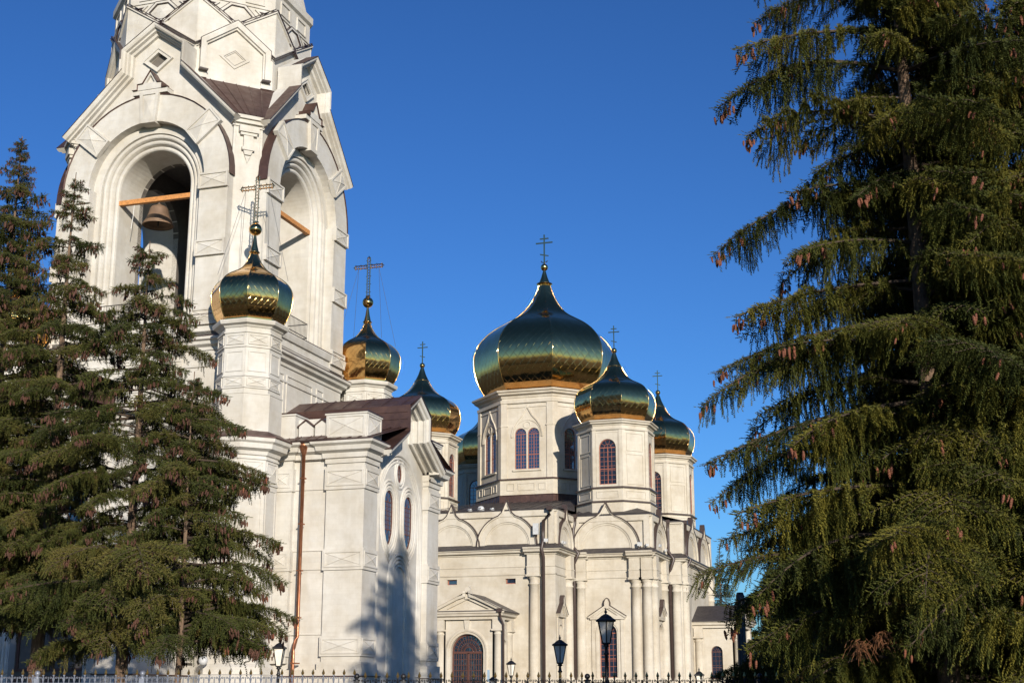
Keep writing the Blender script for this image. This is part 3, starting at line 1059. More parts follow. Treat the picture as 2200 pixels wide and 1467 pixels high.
for (ww, hh, z, rr) in ((.92, .46, 17.55, 1.45), (.92, .42, 15.59, 1.45), (.98, .85, 11.53, 1.52), (.98, .72, 7.78, 1.52), (.98, .68, 3.95, 1.52)):
    x = MB().frame(0)
    ap = rr * math.cos(R(22.5))
    xpanel(x, 0, 0, ww, hh, 0, ap - .02, ap + .05, .05, .03)
    tp.append((x.to_mesh('cross_panel', W), z))
tower_pool = []
for (sx, sy) in ((1, -1), (1, 1), (-1, 1), (-1, -1)):
    t = link_mesh('corner_turret', tm, tower, loc=(sx * 6.62, sy * 6.62, 0))
    o = link_mesh('turret_skirt_roof', skm, t)
    for mesh, z in tp:
        for k in range(8):
            o = link_mesh('cross_panel', mesh, t, rot=(0, 0, R(45 * k)), loc=(0, 0, z))
    turrets.append(t)

def lattice_cross(dome, z0, z1, span):
    b = MB()
    def rail(p, q, w=.03): b.tube([p, q], w, 4)
    hw = .085
    zt = z1 - .12
    za = z0 + (z1 - z0) * .73
    for s_ in (-1, 1):
        rail((s_ * hw, 0, z0), (s_ * hw, 0, zt))
        for zz in (za - hw, za + hw):
            rail((s_ * hw, 0, zz), (s_ * span, 0, zz))
        rail((s_ * span, 0, za - hw), (s_ * span, 0, za + hw))
        b.tube([(s_ * span, 0, za), (s_ * (span + .10), 0, za)], [.04, .005], 5)
        for k in range(3):
            for sg in (-1, 1):
                x = s_ * (span - .06 - k * span * .36)
                b.tube([(x, 0, za + sg * hw), (x, 0, za + sg * (hw + .10))], [.032, .004], 5)
        n = 5
        for k in range(n):
            xa, xb = hw + (span - hw) * k / n, hw + (span - hw) * (k + 1) / n
            rail((s_ * xa, 0, za - hw), (s_ * xb, 0, za + hw), .012)
            rail((s_ * xa, 0, za + hw), (s_ * xb, 0, za - hw), .012)
    rail((-hw, 0, zt), (hw, 0, zt))
    b.tube([(0, 0, zt), (0, 0, z1)], [.04, .005], 5)
    n = 14
    for k in range(n):
        a, c = z0 + (zt - z0) * k / n, z0 + (zt - z0) * (k + 1) / n
        rail((-hw, 0, a), (hw, 0, c), .012); rail((hw, 0, a), (-hw, 0, c), .012)
    for k in range(5):
        zz = z0 + (zt - z0) * (k + .6) / 5
        if abs(zz - za) < .2: continue
        for s_ in (-1, 1):
            b.tube([(s_ * hw, 0, zz), (s_ * (hw + .09), 0, zz)], [.03, .004], 5)
    b.box(-.13, .13, -.05, .05, z0 - .02, z0 + .05)
    b.build('cross', M['gold'], dome)
    w = MB()
    for s_ in (-1, 1):
        for d in (-1, 1):
            w.tube([(s_ * span * .72, 0, za - hw), (s_ * 1.32, d * 1.0, z0 - 2.75)], .011, 3)
    w.build('guy_wire', M['wire'], dome)

for t in turrets:
    dmn = Dome(1.90, 19.92, 2.15, .70, neck=.17)
    d = dome_body(dmn, t, 18.46, 22.10, 22.98, 23.28, .31, .20, 0, 0)
    lattice_cross(d, 23.62, 26.05, .86)
    org = (TX + t.location.x, TY + t.location.y, 0)
    if t.location.x > 0 or t.location.y < 0:
        tower_pool += [(s_, g_, d) for s_, g_ in dome_shingles(dmn, 5, None, org, 3)]
    else:
        rest = [(0, g_, d) for s_, g_ in dome_shingles(dmn, 3, None, org, 3)]
        tower_pool += rest
finish_shingles(tower_pool, 300)

# --- four gabled porches (annexes)
def annex_wall(door):
    b = MB().frame(0)
    oval = lambda c, k=1.0: [(c, 9.85 - 1.18 * k), (c + .30 * k, 9.85 - .90 * k), (c + .49 * k, 9.85 - .5 * k), (c + .55 * k, 9.85)] + arc(c, 10.82, .55 * k, 0, 180, 10) + [(c - .55 * k, 9.85), (c - .49 * k, 9.85 - .5 * k), (c - .30 * k, 9.85 - .90 * k)]
    rd = lambda k=1.0: [(.08 + .33 * k * math.cos(R(a)), 12.33 + .45 * k * math.sin(R(a))) for a in range(0, 360, 24)]
    holes = [oval(-1.12), oval(1.30), rd()]
    if door:
        holes.append(arch_loop(.35, 0.0, 1.85, 5.0, 14))
        outer = [(-4.8, 0), (-1.5, 0)] + [] 
        holes[-1] = arch_loop(.35, 0.06, 1.85, 5.0, 14)
    b.plate([(-4.6, 0), (4.6, 0), (4.6, 12.6), (3.1, 12.85), (1.12, 14.1), (1.12, 15.2), (0, 15.9), (-1.12, 15.2), (-1.12, 14.1), (-3.1, 12.85), (-4.6, 12.6)], holes, 11.0, 11.49, hole_back=11.05)
    for c in (-1.12, 1.30):
        for k, (o0, vv) in enumerate(((.06, 11.51), (.24, 11.54), (.40, 11.53))):
            b.smooth = True
            b.sweep(oval(c), [(-o0, 11.49), (-o0 - .02, vv), (-o0 - .07, vv + .04), (-o0 - .12, vv), (-o0 - .15, 11.47)], closed=True)
            b.smooth = False
    for o0 in (.03, .2):
        b.smooth = True
        b.sweep(rd(), [(-o0, 11.49), (-o0 - .02, 11.52), (-o0 - .07, 11.55), (-o0 - .12, 11.53), (-o0 - .15, 11.47)], closed=True)
        b.smooth = False
    big = [(-2.72, 2.7)] + [(-2.72, 2.7 + k) for k in (2, 4, 6)] + [(.05 + 2.77 * math.cos(R(a)), 10.0 + 3.15 * math.sin(R(a))) for a in range(180, -1, -9)] + [(2.82, 2.7 + k) for k in (6, 4, 2)] + [(2.82, 2.7)]
    for o0 in (0, .17, .34):
        b.smooth = True
        b.sweep(big, [(-o0, 11.49), (-o0 + .02, 11.56 - o0 * .1), (-o0 + .07, 11.60 - o0 * .1), (-o0 + .12, 11.56 - o0 * .1), (-o0 + .15, 11.47)], caps=False)
        b.smooth = False
    w, zs = (1.85, 5.0) if door else (.85, 7.1)
    cu = .35 if door else .15
    for o0 in (.02, .2, .38):
        b.smooth = True
        b.sweep([(cu - w, 2.7), (cu - w, (2.7 + zs) / 2)] + arc(cu, zs, w, 180, 0, 18) + [(cu + w, (2.7 + zs) / 2), (cu + w, 2.7)], [(o0, 11.47), (o0 + .02, 11.56), (o0 + .07, 11.60), (o0 + .12, 11.56), (o0 + .15, 11.47)], caps=False)
        b.smooth = False
    if not door:
        b.sweep([(cu - w + .12, 2.7), (cu - w + .12, 5.0)] + arc(cu, zs, w - .12, 180, 0, 18) + [(cu + w - .12, 5.0), (cu + w - .12, 2.7)], [(0, 11.47), (0, 11.58), (.12, 11.58), (.12, 11.47)], caps=False)
    for s_ in (-1, 1):
        b.box(min(s_ * 4.55, s_ * 4.2), max(s_ * 4.55, s_ * 4.2), 5.6, 11.3, 0, 12.7)
    return b.to_mesh('gable_wall', W)
aw, awd = annex_wall(False), annex_wall(True)
def porch_body(s_only):
    b = MB().frame(0)
    for s_ in (s_only,):
        def bx(u0, u1, v0, v1, z0, z1):
            a, c = sorted((s_ * u0, s_ * u1))
            b.box(a, c, v0, v1, z0, z1)
        # corner pilaster with band blocks
        bx(3.22, 4.73, 9.87, 11.77, 2.9, 12.5)
        for z0, z1 in ((10.95, 12.0), (7.30, 8.25), (3.50, 4.40)):
            bx(3.15, 4.80, 9.80, 11.84, z0, z1)
        bx(3.15, 4.80, 9.80, 11.84, 12.16, 12.5)
        bx(3.10, 4.86, 9.72, 11.90, 2.9, 3.25)
        # small inner pilaster on the flank
        bx(4.5, 4.80, 7.05, 8.15, 3.2, 12.5)
        for z0, z1 in ((10.95, 12.0), (7.30, 8.25), (3.50, 4.40)):
            bx(4.5, 4.86, 6.98, 8.22, z0, z1)
        # string lines on the flank wall
        for z in (11.0, 8.2, 7.35, 4.45):
            bx(4.4, 4.60, 8.2, 9.85, z, z + .05)
        # plinth
        bx(3.0, 4.95, 5.6, 12.0, 0, 2.62)
        bx(3.05, 4.90, 5.6, 11.95, 2.62, 2.92)
    b.box(-3.1, 3.1, 11.2, 11.8, 0, 2.60) if False else None
    # cornices
    pf = [(0, 12.36), (.10, 12.40), (.12, 12.62), (.34, 12.72), (.38, 12.92), (.54, 13.02), (.56, 13.14), (0, 13.2)]
    for s_ in (s_only,):
        pth = [(3.1 * s_, -11.84), (4.8 * s_, -11.84), (4.8 * s_, -9.8), (4.68 * s_, -9.8), (4.68 * s_, -8.2), (4.82 * s_, -8.2), (4.82 * s_, -5.6)]
        if s_ < 0: pth = pth[::-1]
        b.ring(pf, pth, closed=False)
        a, c = sorted((s_ * 3.1, s_ * 4.8))
        b.box(a, c, 5.6, 11.84, 12.4, 13.15)
        b.face([(s_ * 3.1, 12.4, 12.72), (s_ * 3.1, 12.4, 13.14), (s_ * 3.1, 11.4, 13.14), (s_ * 3.1, 11.4, 12.72)])
    return b.to_mesh('porch_walls', W)
pb = [porch_body(-1), porch_body(1)]
b = MB().frame(0)
HG = [(-3.42, 12.62), (-1.06, 13.98), (-1.06, 15.12), (0, 15.78), (1.06, 15.12), (1.06, 13.98), (3.42, 12.62)]
b.sweep(HG, [(.0, 11.40), (.0, 11.62), (-.06, 11.64), (-.06, 11.70), (.06, 11.72), (.06, 11.98), (.0, 12.0), (.0, 12.06), (.06, 12.08), (.06, 12.30), (.0, 12.32), (.0, 12.40), (.12, 12.44), (.14, 12.54), (.28, 12.58), (.30, 12.58), (.30, 11.40)])
hood = b.to_mesh('gable_hood', W)
b = MB().frame(0)
HT = [(-4.95, 12.95)] + HG[1:-1] + [(4.95, 12.95)]
b.sweep(HG, [(.30, 12.62), (.335, 12.62), (.335, 11.0)], caps=False)
zr = .33
for s_ in (-1, 1):
    E1, E2 = (s_ * 5.38, 12.30, 13.17), (s_ * 5.38, 6.2, 13.17)
    f1 = [(s_ * 5.38, 12.36, 13.16), (s_ * 1.40, 12.5, 14.34), (s_ * 1.40, 9.9, 14.34), (s_ * 5.38, 9.9, 13.20)]
    f2 = [(s_ * 5.38, 9.9, 13.20), (s_ * 1.40, 9.9, 15.05), (s_ * 1.40, 5.8, 15.05), (s_ * 5.38, 5.8, 13.20)]
    b.face(f1); b.face(f2)
    b.face([(s_ * 1.40, 12.6, 14.30), (s_ * 1.40, 12.6, 15.44), (s_ * 1.40, 5.8, 15.44), (s_ * 1.40, 5.8, 14.30)])
    b.face([(s_ * 1.40, 12.6, 15.44), (0, 12.6, 16.16), (0, 5.8, 16.16), (s_ * 1.40, 5.8, 15.44)])
    b.face([(s_ * 5.38, 9.9, 13.2), (s_ * 1.4, 9.9, 14.34), (s_ * 1.4, 9.9, 15.05)])
    for k in range(1, 13):
        v = 5.9 + k * .52
        if v < 9.9: b.tube([(s_ * 5.3, v, 13.24), (s_ * 1.40, v, 15.09)], .022, 4)
        elif v < 12.4: b.tube([(s_ * 5.3, v, 13.22), (s_ * 1.40, v, 14.38)], .022, 4)
        if k % 2 == 0: b.tube([(s_ * 1.42, v, 15.48), (0, v, 16.2)], .02, 4)
    for z in (14.75, 15.1):
        b.tube([(s_ * 1.41, 12.5, z), (s_ * 1.41, 5.9, z)], .012, 4)
roofm = b.to_mesh('copper_roof', M['copper'])
flm = []
for s_ in (-1, 1):
    b = MB().frame(0)
    a, c = sorted((s_ * 3.0, s_ * 5.0))
    b.box(a, c, 5.6, 12.05, 2.61, 2.66)
    flm.append(b.to_mesh('plinth_flashing', M['copper']))
    b = MB()
    pth = [(3.1 * s_, -11.84), (4.8 * s_, -11.84), (4.8 * s_, -5.6)]
    if s_ < 0: pth = pth[::-1]
    b.ring([(.58, 13.13), (.58, 13.17), (-.2, 13.32)], pth, closed=False)
    flm.append(b.to_mesh('eaves_flashing', M['copper']))
# pedestals, kokoshnik parapet
pedm = []
for s_ in (-1, 1):
    b = MB().frame(0)
    a, c = sorted((s_ * 3.12, s_ * 4.83))
    b.box(a, c, 9.80, 11.86, 13.2, 14.42)
    b.box(min(s_ * 3.07, s_ * 4.88), max(s_ * 3.07, s_ * 4.88), 9.75, 11.9, 14.42, 14.52)
    pedm.append(b.to_mesh('parapet_pedestal', W))
b = MB()
for k in range(2):
    b.frame(90)
    c = 8.72 + k * .83
    # v axis after turning: faces +x; here u runs along the flank
    b.plate([(-c - .36, 13.2), (-c + .36, 13.2), (-c + .36, 14.0), (-c, 14.24), (-c - .36, 14.0)], [], 4.3, 4.72)
    b.sweep([(-c - .40, 13.98), (-c, 14.26), (-c + .40, 13.98)], [(0, 4.3), (0, 4.78), (.03, 4.78), (.03, 4.3)])
    b.frame(-90)
    b.plate([(c - .36, 13.2), (c + .36, 13.2), (c + .36, 14.0), (c, 14.24), (c - .36, 14.0)], [], 4.3, 4.72)
for sg in (90, -90):
    b.frame(sg)
    s2 = -1 if sg == 90 else 1
    b.box(min(s2 * 8.25, s2 * 9.95), max(s2 * 8.25, s2 * 9.95), 4.2, 4.48, 13.2, 14.36)
    b.box(min(s2 * 6.9, s2 * 8.25), max(s2 * 6.9, s2 * 8.25), 3.6, 4.9, 13.2, 14.5)
    b.box(min(s2 * 6.85, s2 * 8.3), max(s2 * 6.85, s2 * 8.3), 3.6, 4.96, 14.5, 14.6)
kok = b.to_mesh('kokoshnik_parapet', W)
kfl = []
for sg, s2 in ((90, -1), (-90, 1)):
    b = MB().frame(sg)
    for k in range(2):
        c = s2 * (8.72 + k * .83)
        b.sweep([(c - .41, 13.95), (c, 14.27), (c + .41, 13.95)], [(0, 4.4), (0, 4.80), (.045, 4.80), (.045, 4.4)])
    b.box(min(s2 * 6.83, s2 * 8.32), max(s2 * 6.83, s2 * 8.32), 3.6, 4.98, 14.58, 14.64)
    b.box(min(s2 * 9.74, s2 * 11.93), max(s2 * 9.74, s2 * 11.93), 3.06, 4.91, 14.50, 14.56)
    kfl.append(b.to_mesh('parapet_flashing', M['copper']))

# shared cross panels for the porches
def xmesh(w, h, v0, v1, rim=.07):
    x = MB().frame(0); xpanel(x, 0, 0, w, h, 0, v0, v1, rim, .045)
    return x.to_mesh('cross_panel', W)
xf = [(xmesh(1.5, .72, 11.83, 11.88), 11.48), (xmesh(1.5, .70, 11.83, 11.88), 7.78), (xmesh(1.5, .68, 11.83, 11.88), 3.95), (xmesh(1.56, 1.02, 11.85, 11.90, .09), 13.88)]
xs = [(xmesh(1.86, .74, 4.79, 4.84), 11.48), (xmesh(1.86, .72, 4.79, 4.84), 7.78), (xmesh(1.86, .68, 4.79, 4.84), 3.95), (xmesh(1.92, 1.02, 4.82, 4.87, .09), 13.88)]
xn = [(xmesh(.98, .72, 4.85, 4.89), 11.48), (xmesh(.98, .70, 4.85, 4.89), 7.78), (xmesh(.98, .66, 4.85, 4.89), 3.95)]
wood = M['dark_frame']
for deg in (0, 90, 180, 270):
    for me_ in pb: link_mesh('porch_walls', me_, tower, rot=(0, 0, R(deg)))
    gw = link_mesh('gable_wall', awd if deg == 0 else aw, tower, rot=(0, 0, R(deg)))
    link_mesh('gable_hood', hood, tower, rot=(0, 0, R(deg)))
    link_mesh('copper_roof', roofm, tower, rot=(0, 0, R(deg)))
    for me_ in flm: link_mesh(me_.name.split('.')[0], me_, tower, rot=(0, 0, R(deg)))
    for me_ in pedm: link_mesh('parapet_pedestal', me_, tower, rot=(0, 0, R(deg)))
    link_mesh('kokoshnik_parapet', kok, tower, rot=(0, 0, R(deg)))
    for me_ in kfl: link_mesh('parapet_flashing', me_, tower, rot=(0, 0, R(deg)))
    base = Matrix.Rotation(R(deg), 4, 'Z')
    for s_ in (-1, 1):
        for mesh, z in xf:
            o = link_mesh('cross_panel', mesh, tower); o.matrix_local = base @ Matrix.Translation((s_ * 3.975, 0, z))
        side = base @ Matrix.Rotation(R(90 * s_), 4, 'Z')
        for mesh, z in xs:
            o = link_mesh('cross_panel', mesh, tower); o.matrix_local = side @ Matrix.Translation((-s_ * 10.82, 0, z))
        for mesh, z in xn:
            o = link_mesh('cross_panel', mesh, tower); o.matrix_local = side @ Matrix.Translation((-s_ * 7.6, 0, z))
    # windows
    for c in (-1.12, 1.30):
        wv = 11.455
        k = MB().frame(deg)
        ov = [(c, 8.70), (c + .28, 8.98), (c + .46, 9.36), (c + .52, 9.85)] + arc(c, 10.82, .52, 0, 180, 10) + [(c - .52, 9.85), (c - .46, 9.36), (c - .28, 8.98)]
        ivn = [(c + (p[0] - c) * .93, 9.95 + (p[1] - 9.95) * .975) for p in ov]
        k.plate(ov, [ivn], wv - .045, wv - .02)
        for x in (-.17, 0, .17):
            k.box(c + x - .011, c + x + .011, wv - .048, wv - .035, 9.5, 10.85)
        for z in [9.5 + .22 * i for i in range(7)]:
            k.box(c - .5, c + .5, wv - .048, wv - .034, z - .009, z + .009)
        k.box(c - .5, c + .5, wv - .048, wv - .028, 10.79, 10.84); k.box(c - .5, c + .5, wv - .048, wv - .028, 9.47, 9.52)
        for a in (40, 90, 140):
            k.bar((c, wv - .045, 10.85), (c + .5 * math.cos(R(a)), wv - .045, 10.85 + .5 * math.sin(R(a))), .014)
        k.bar((c, wv - .045, 9.5), (c + .3, wv - .045, 9.0), .014); k.bar((c, wv - .045, 9.5), (c - .3, wv - .045, 9.0), .014)
        wo = k.build('window', wood, tower)
        g = MB().frame(deg)
        g.face([(p[0], wv - .05, p[1]) for p in ov]); g.build('pane', M['glass'], wo)
    k = MB().frame(deg)
    rdp = [(.08 + .32 * math.cos(R(a)), 12.33 + .44 * math.sin(R(a))) for a in range(0, 360, 24)]
    k.plate(rdp, [[(.08 + (p[0] - .08) * .84, 12.33 + (p[1] - 12.33) * .88) for p in rdp]], 11.37, 11.45)
    k.box(.065, .095, 11.39, 11.43, 11.9, 12.76); k.box(-.22, .38, 11.39, 11.43, 12.315, 12.345)
    wo = k.build('round_window', wood, tower)
    g = MB().frame(deg); g.face([(p[0], 11.41, p[1]) for p in rdp]); g.build('pane', M['glass'], wo)
    if deg == 0:
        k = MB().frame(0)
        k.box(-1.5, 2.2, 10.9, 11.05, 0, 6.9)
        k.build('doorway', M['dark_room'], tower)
        k = MB().frame(0)
        for s_ in (-1, 1):
            a, c = sorted((.35 + s_ * .05, .35 + s_ * 1.75))
            frame_rect(k, a, c, .2, 2.6, 11.06, .12, .06); frame_rect(k, a, c, 2.8, 4.9, 11.06, .12, .06)
        k.build('door_leaf', M['door'], tower)
# downpipe on the flank of the porch
b = MB()
def pipe(b, pts, r_=.085):
    b.tube(pts, r_, 10)
px, py = 4.65 + .17, 0
lx, ly = -28.90 - TX, 57.78 - TY
b.smooth = True
pipe(b, [(lx, ly, 12.75), (lx, ly, 4.35), (lx - .04, ly - .04, 4.2), (lx - .02, ly - .26, 3.85), (lx - .02, ly - .30, 3.7), (lx - .02, ly - .30, 0.1)])
b.lathe([(.09, 12.60), (.22, 12.95), (.25, 13.0), (.25, 13.12), (.20, 13.13), (.19, 13.05), (.0, 13.0)], lx, ly, 12)
b.smooth = False
for z in (11.5, 9.4, 7.3, 5.2, 3.2):
    b.box(lx - .11, lx + .11, ly - (.40 if z < 4 else .11), ly + .15, z - .03, z + .03)
b.build('downpipe', M['copper_bright'], tower)
b = MB(); b.smooth = True
gx, gy = 4.2, -6.62 - 1.9
b.lathe([(.001, 3.25 - .2)] + [(.2 * math.sin(PI * i / 8), 3.25 - .2 * math.cos(PI * i / 8)) for i in range(1, 8)] + [(.001, 3.45)], 6.2, -8.6, 12)
b.build('globe_lamp', M['plastic'], tower)

# bells hang in the openings: things of their own
def bell(x, y, z, r_, label):
    b = MB(); b.smooth = True
    pr = [(1.0, 0), (1.02, .04), (.97, .12), (.93, .16), (.95, .20), (.86, .34), (.76, .52), (.68, .74), (.62, .96), (.58, 1.14), (.50, 1.27), (.34, 1.35), (.12, 1.39), (.10, 1.50), (.001, 1.52)]
    b.lathe([(p * r_, z + q * r_) for p, q in pr], x, y, 32)
    b.lathe([(p * r_ * .94, z + q * r_) for p, q in pr[:10]], x, y, 32)
    o = b.build('church_bell', M['bronze'])
    props(o, label, 'bell', 'bells in the belfry')
    c = MB(); c.tube([(x, y, z + 1.45 * r_), (x, y, z + 1.9 * r_)], r_ * .10, 8); c.build('bell_hanger', M['iron'], o)
    c = MB(); c.tube([(x, y, z + 1.2 * r_), (x, y, z - .02)], [.05 * r_, .05 * r_], 6); c.build('clapper', M['iron'], o)
bell(TX - .95, TY - 3.2, 25.40, .80, 'large bronze bell under the wooden beam in the left arch')
b = MB()
b.tube([(TX - 1.25, TY - 5.0, 25.97), (TX - 1.27, TY - 5.0, 25.4), (TX - 1.35, TY - 5.0, 24.7)], .014, 5)
props(b.build('bell_rope', M['plastic']), 'thin pale rope hanging from the wooden beam', 'rope')
# ================================================================== cathedral
CX, CY = -37.71, 126.4
cath = thing('cathedral', 'cream limestone cathedral with five golden onion domes behind the bell tower', 'cathedral', (CX, CY, 0))
K = M['cream']
DR = M['dark_roof']

def zak_outline(c, r_, z0=13.75, peak=1.0, k=1.0):
    """semicircle with a keel point: list left to right"""
    a0 = 76
    L = arc(c, z0, r_, 180, 180 - a0 + 2, 16)
    Rr = arc(c, z0, r_, a0 - 2, 0, 16)
    return L + [(c - r_ * .13, z0 + r_ * 1.09), (c, z0 + r_ + peak), (c + r_ * .13, z0 + r_ * 1.09)] + Rr

def facade(deg, u0, u1, v, zaks, cols=(), panels=True, holes=(), roofs=True):
    """one straight length of the cathedral wall in its side frame"""
    b = MB().frame(deg)
    b.plate([(u0, 0), (u1, 0), (u1, 16.55), (u0, 16.55)], list(holes), v, v, hole_back=v - .35)
    # thin architrave lines
    b.sweep([(u0, 11.36), (u1, 11.36)], [(0, v), (0, v + .07), (.10, v + .09), (.12, v)], caps=False)
    b.sweep([(u0, 12.0), (u1, 12.0)], [(0, v), (0, v + .05), (.06, v + .06), (.07, v)], caps=False)
    o = b.build('wall', K, cath)
    for c, r_, pk in zaks:
        z = MB().frame(deg)
        ol = zak_outline(c, r_, 13.72, pk)
        z.plate(ol, [arc(c, 13.73, r_ * .80, 0, 180, 18)], v - .15, v + .14, hole_back=v + .05)
        z.plate(arc(c, 13.73, r_ * .80, 0, 180, 18), [arc(c, 13.74, r_ * .74, 0, 180, 18)], v - .15, v + .06, hole_back=v - .02)
        z.plate(arc(c, 13.74, r_ * .74, 0, 180, 18), [], v - .15, v - .01)
        z.sweep(ol, [(0, v + .14), (0, v + .20), (.05, v + .26), (.13, v + .28), (.13, v - .1)], caps=False)
        zo = z.build('kokoshnik', K, cath)
        z = MB().frame(deg)
        z.sweep(ol, [(.10, v + .30), (.12, v + .33), (.18, v + .33), (.18, v - .12)], caps=False)
        z.build('kokoshnik_flashing', M['brown_pipe'], zo)
    if panels:
        f = MB().frame(deg)
        f.sweep([(u0 + .55, 13.8), (u0 + .55, 16.05), (u1 - .55, 16.05), (u1 - .55, 13.8)], [(0, v - .12), (0, v + .16), (.05, v + .19), (.50, v + .19), (.50, v - .12)])
        f.build('parapet_frame', K, cath)
    for c in cols:
        cc, pair = c if isinstance(c, tuple) else (c, False)
        column(deg, cc, v)
    return o

def column(deg, u, v, r_=.40):
    b = MB().frame(deg)
    # entablature block above
    b.box(u - .52, u + .52, v - .1, v + .46, 11.36, 12.0); b.box(u - .50, u + .50, v - .1, v + .44, 12.0, 13.1)
    b.box(u - .55, u + .55, v - .1, v + .50, 11.94, 12.02)
    b.box(u - .58, u + .58, v - .1, v + .58, 11.20, 11.36)
    b.box(u - .52, u + .52, v - .1, v + .5, 2.85 - .4, 3.2); b.box(u - .56, u + .56, v - .1, v + .56, 0, 2.5)
    cx, cy, _ = b.P(u, v + .06, 0)
    b.smooth = True
    b.lathe([(r_ * 1.18, 3.2), (r_ * 1.2, 3.28), (r_ * 1.06, 3.4), (r_ * 1.0, 3.5), (r_ * 1.0, 6), (r_ * .96, 9), (r_ * .92, 10.55), (r_ * 1.08, 10.58), (r_ * 1.08, 10.68), (r_ * .92, 10.72), (r_ * .92, 10.95), (r_ * 1.12, 11.08), (r_ * 1.15, 11.2)], cx, cy, 20)
    b.build('column', K, cath)

def window_dressing(deg, u, v, half=.72, z0=3.4, zs=7.0, ped=True):
    """surround and pediment with a little finial over a tall window"""
    b = MB().frame(deg)
    w = half
    b.sweep([(u - w - .12, z0), (u - w - .12, zs)] + arc(u, zs, w + .12, 180, 0, 14)[1:] + [(u + w + .12, z0)], [(0, v), (0, v + .06), (.16, v + .06), (.16, v)])
    for s_ in (-1, 1):
        a, c = sorted((u + s_ * (w + .34), u + s_ * (w + .62)))
        b.box(a, c, v - .05, v + .10, z0 - .1, 8.05)
    b.box(u - w - .72, u + w + .72, v - .05, v + .22, 8.05, 8.22)
    b.box(u - w - .8, u + w + .8, v - .05, v + .3, z0 - .35, z0 - .1)
    if ped:
        b.plate([(u - w - .8, 8.22), (u + w + .8, 8.22), (u, 9.2)], [[(u - w - .15, 8.34), (u + w + .15, 8.34), (u, 8.92)]], v - .05, v + .24, hole_back=v + .12)
        b.face([(u - w - .15, v + .12, 8.34), (u + w + .15, v + .12, 8.34), (u, v + .12, 8.92)])
        b.sweep([(u - w - .85, 8.24), (u - .18, 9.12), (u - .18, 9.4), (u - .10, 9.62), (u, 9.70), (u + .10, 9.62), (u + .18, 9.4), (u + .18, 9.12), (u + w + .85, 8.24)], [(-.12, v), (-.12, v + .32), (.02, v + .34), (.02, v)])
        b.plate([(u - .16, 8.9), (u + .16, 8.9), (u + .16, 9.4), (u + .09, 9.6), (u, 9.66), (u - .09, 9.6), (u - .16, 9.4)], [], v, v + .33)
    o = b.build('window_surround', K, cath)
    f = MB().frame(deg)
    f.sweep([(u - w - .86, 8.26), (u - .20, 9.14), (u - .20, 9.4), (u - .11, 9.64), (u, 9.72), (u + .11, 9.64), (u + .20, 9.4), (u + .20, 9.14), (u + w + .86, 8.26)], [(.02, v + .37), (.06, v + .37), (.06, v)], caps=False)
    f.build('pediment_flashing', M['brown_pipe'], o)

def slot(b, deg, u, z, v):
    pass

# west arm front
sw = lambda u, z: [(u - .43, z - .21), (u + .43, z - .21), (u + .43, z + .21), (u - .43, z + .21)]
facade(0, -6.2, 6.2, 18.2, [(-2.62, 2.30, .85), (2.17, 2.40, .92)], cols=(-4.6, 4.45), holes=[sw(-2.60, 10.93), sw(2.43, 10.90)])
for u in (-2.60, 2.43):
    b = MB().frame(0)
    b.plate(sw(u, 10.92), [[(u - .36, 10.92 - .15), (u + .36, 10.92 - .15), (u + .36, 10.92 + .15), (u - .36, 10.92 + .15)]], 17.9, 17.98)
    o = b.build('vent_window', M['frame'], cath)
    g = MB().frame(0); g.face([(p[0], 17.92, p[1]) for p in sw(u, 10.92)]); g.build('pane', M['glass'], o)
# arm flanks
W1 = [arch_loop(u_, 3.4, .62, 6.95, 12) for u_ in (0,)]
for deg, sg in ((90, -1), (-90, 1)):
    ua, ub = sorted((sg * 18.2, sg * 12.82))
    c = sg * 16.35
    facade(deg, ua, ub, 6.2, [(sg * 15.75, 2.05, .95)], cols=(sg * 14.7, ), holes=[arch_loop(sg * 16.9, 3.4, .36, 7.2, 10)])
    b = MB().frame(deg)
    b.box(sg * 18.2 - .01 if sg > 0 else sg * 18.2, sg * 18.2 + (.0 if sg > 0 else .9), 6.1, 6.34, 2.9, 11.2) if False else None
    window_dressing(deg, sg * 16.9, 6.2, half=.36)
    window_obj(cath, deg, sg * 16.9, 5.95, 3.4, 7.2, .36, 2, 9, M['frame'])
# corner blocks
for deg in (0, 90, 180, -90):
    for s_ in (-1, 1):
        ua, ub = sorted((s_ * 6.2, s_ * 12.82)) if deg in (0, 180) else sorted((s_ * 6.9, s_ * 12.82))
        mid = s_ * 9.09 if deg in (0, 180) else s_ * 9.7
        facade(deg, ua, ub, 12.82, [(mid, 2.75 if deg in (0, 180) else 2.3, .88)], cols=(s_ * 6.85 if deg in (0, 180) else s_ * 7.6, s_ * 11.55, s_ * 12.48) if deg == 0 else (s_ * 8.35, s_ * 12.3),
               holes=[arch_loop(mid, 3.4, .74, 6.95, 12)])
        window_dressing(deg, mid, 12.82, half=.74, zs=6.95)
        window_obj(cath, deg, mid, 12.55, 3.4, 6.95, .74, 4, 8, M['frame'])
# side arms and east arm
for deg in (90, -90):
    facade(deg, -6.9, 6.9, 14.2, [(-2.9, 2.45, .85), (2.9, 2.45, .85)], cols=(-6.2, 6.2), holes=[])
    f2 = 0 if deg == 90 else 0
for dg, s_ in ((0, 1), (0, -1), (180, 1), (180, -1)):
    a, c = sorted((s_ * 12.82, s_ * 14.2))
    facade(dg, a, c, 6.9, [], cols=(s_ * 13.70,), panels=False)
facade(180, -6.2, 6.2, 14.2, [(-2.6, 2.4, .9), (2.6, 2.4, .9)], cols=(-5, 5))
for deg, sg in ((90, 1), (-90, -1)):
    ua, ub = sorted((sg * 12.82, sg * 14.2))
    facade(deg, ua, ub, 6.2, [], panels=False)

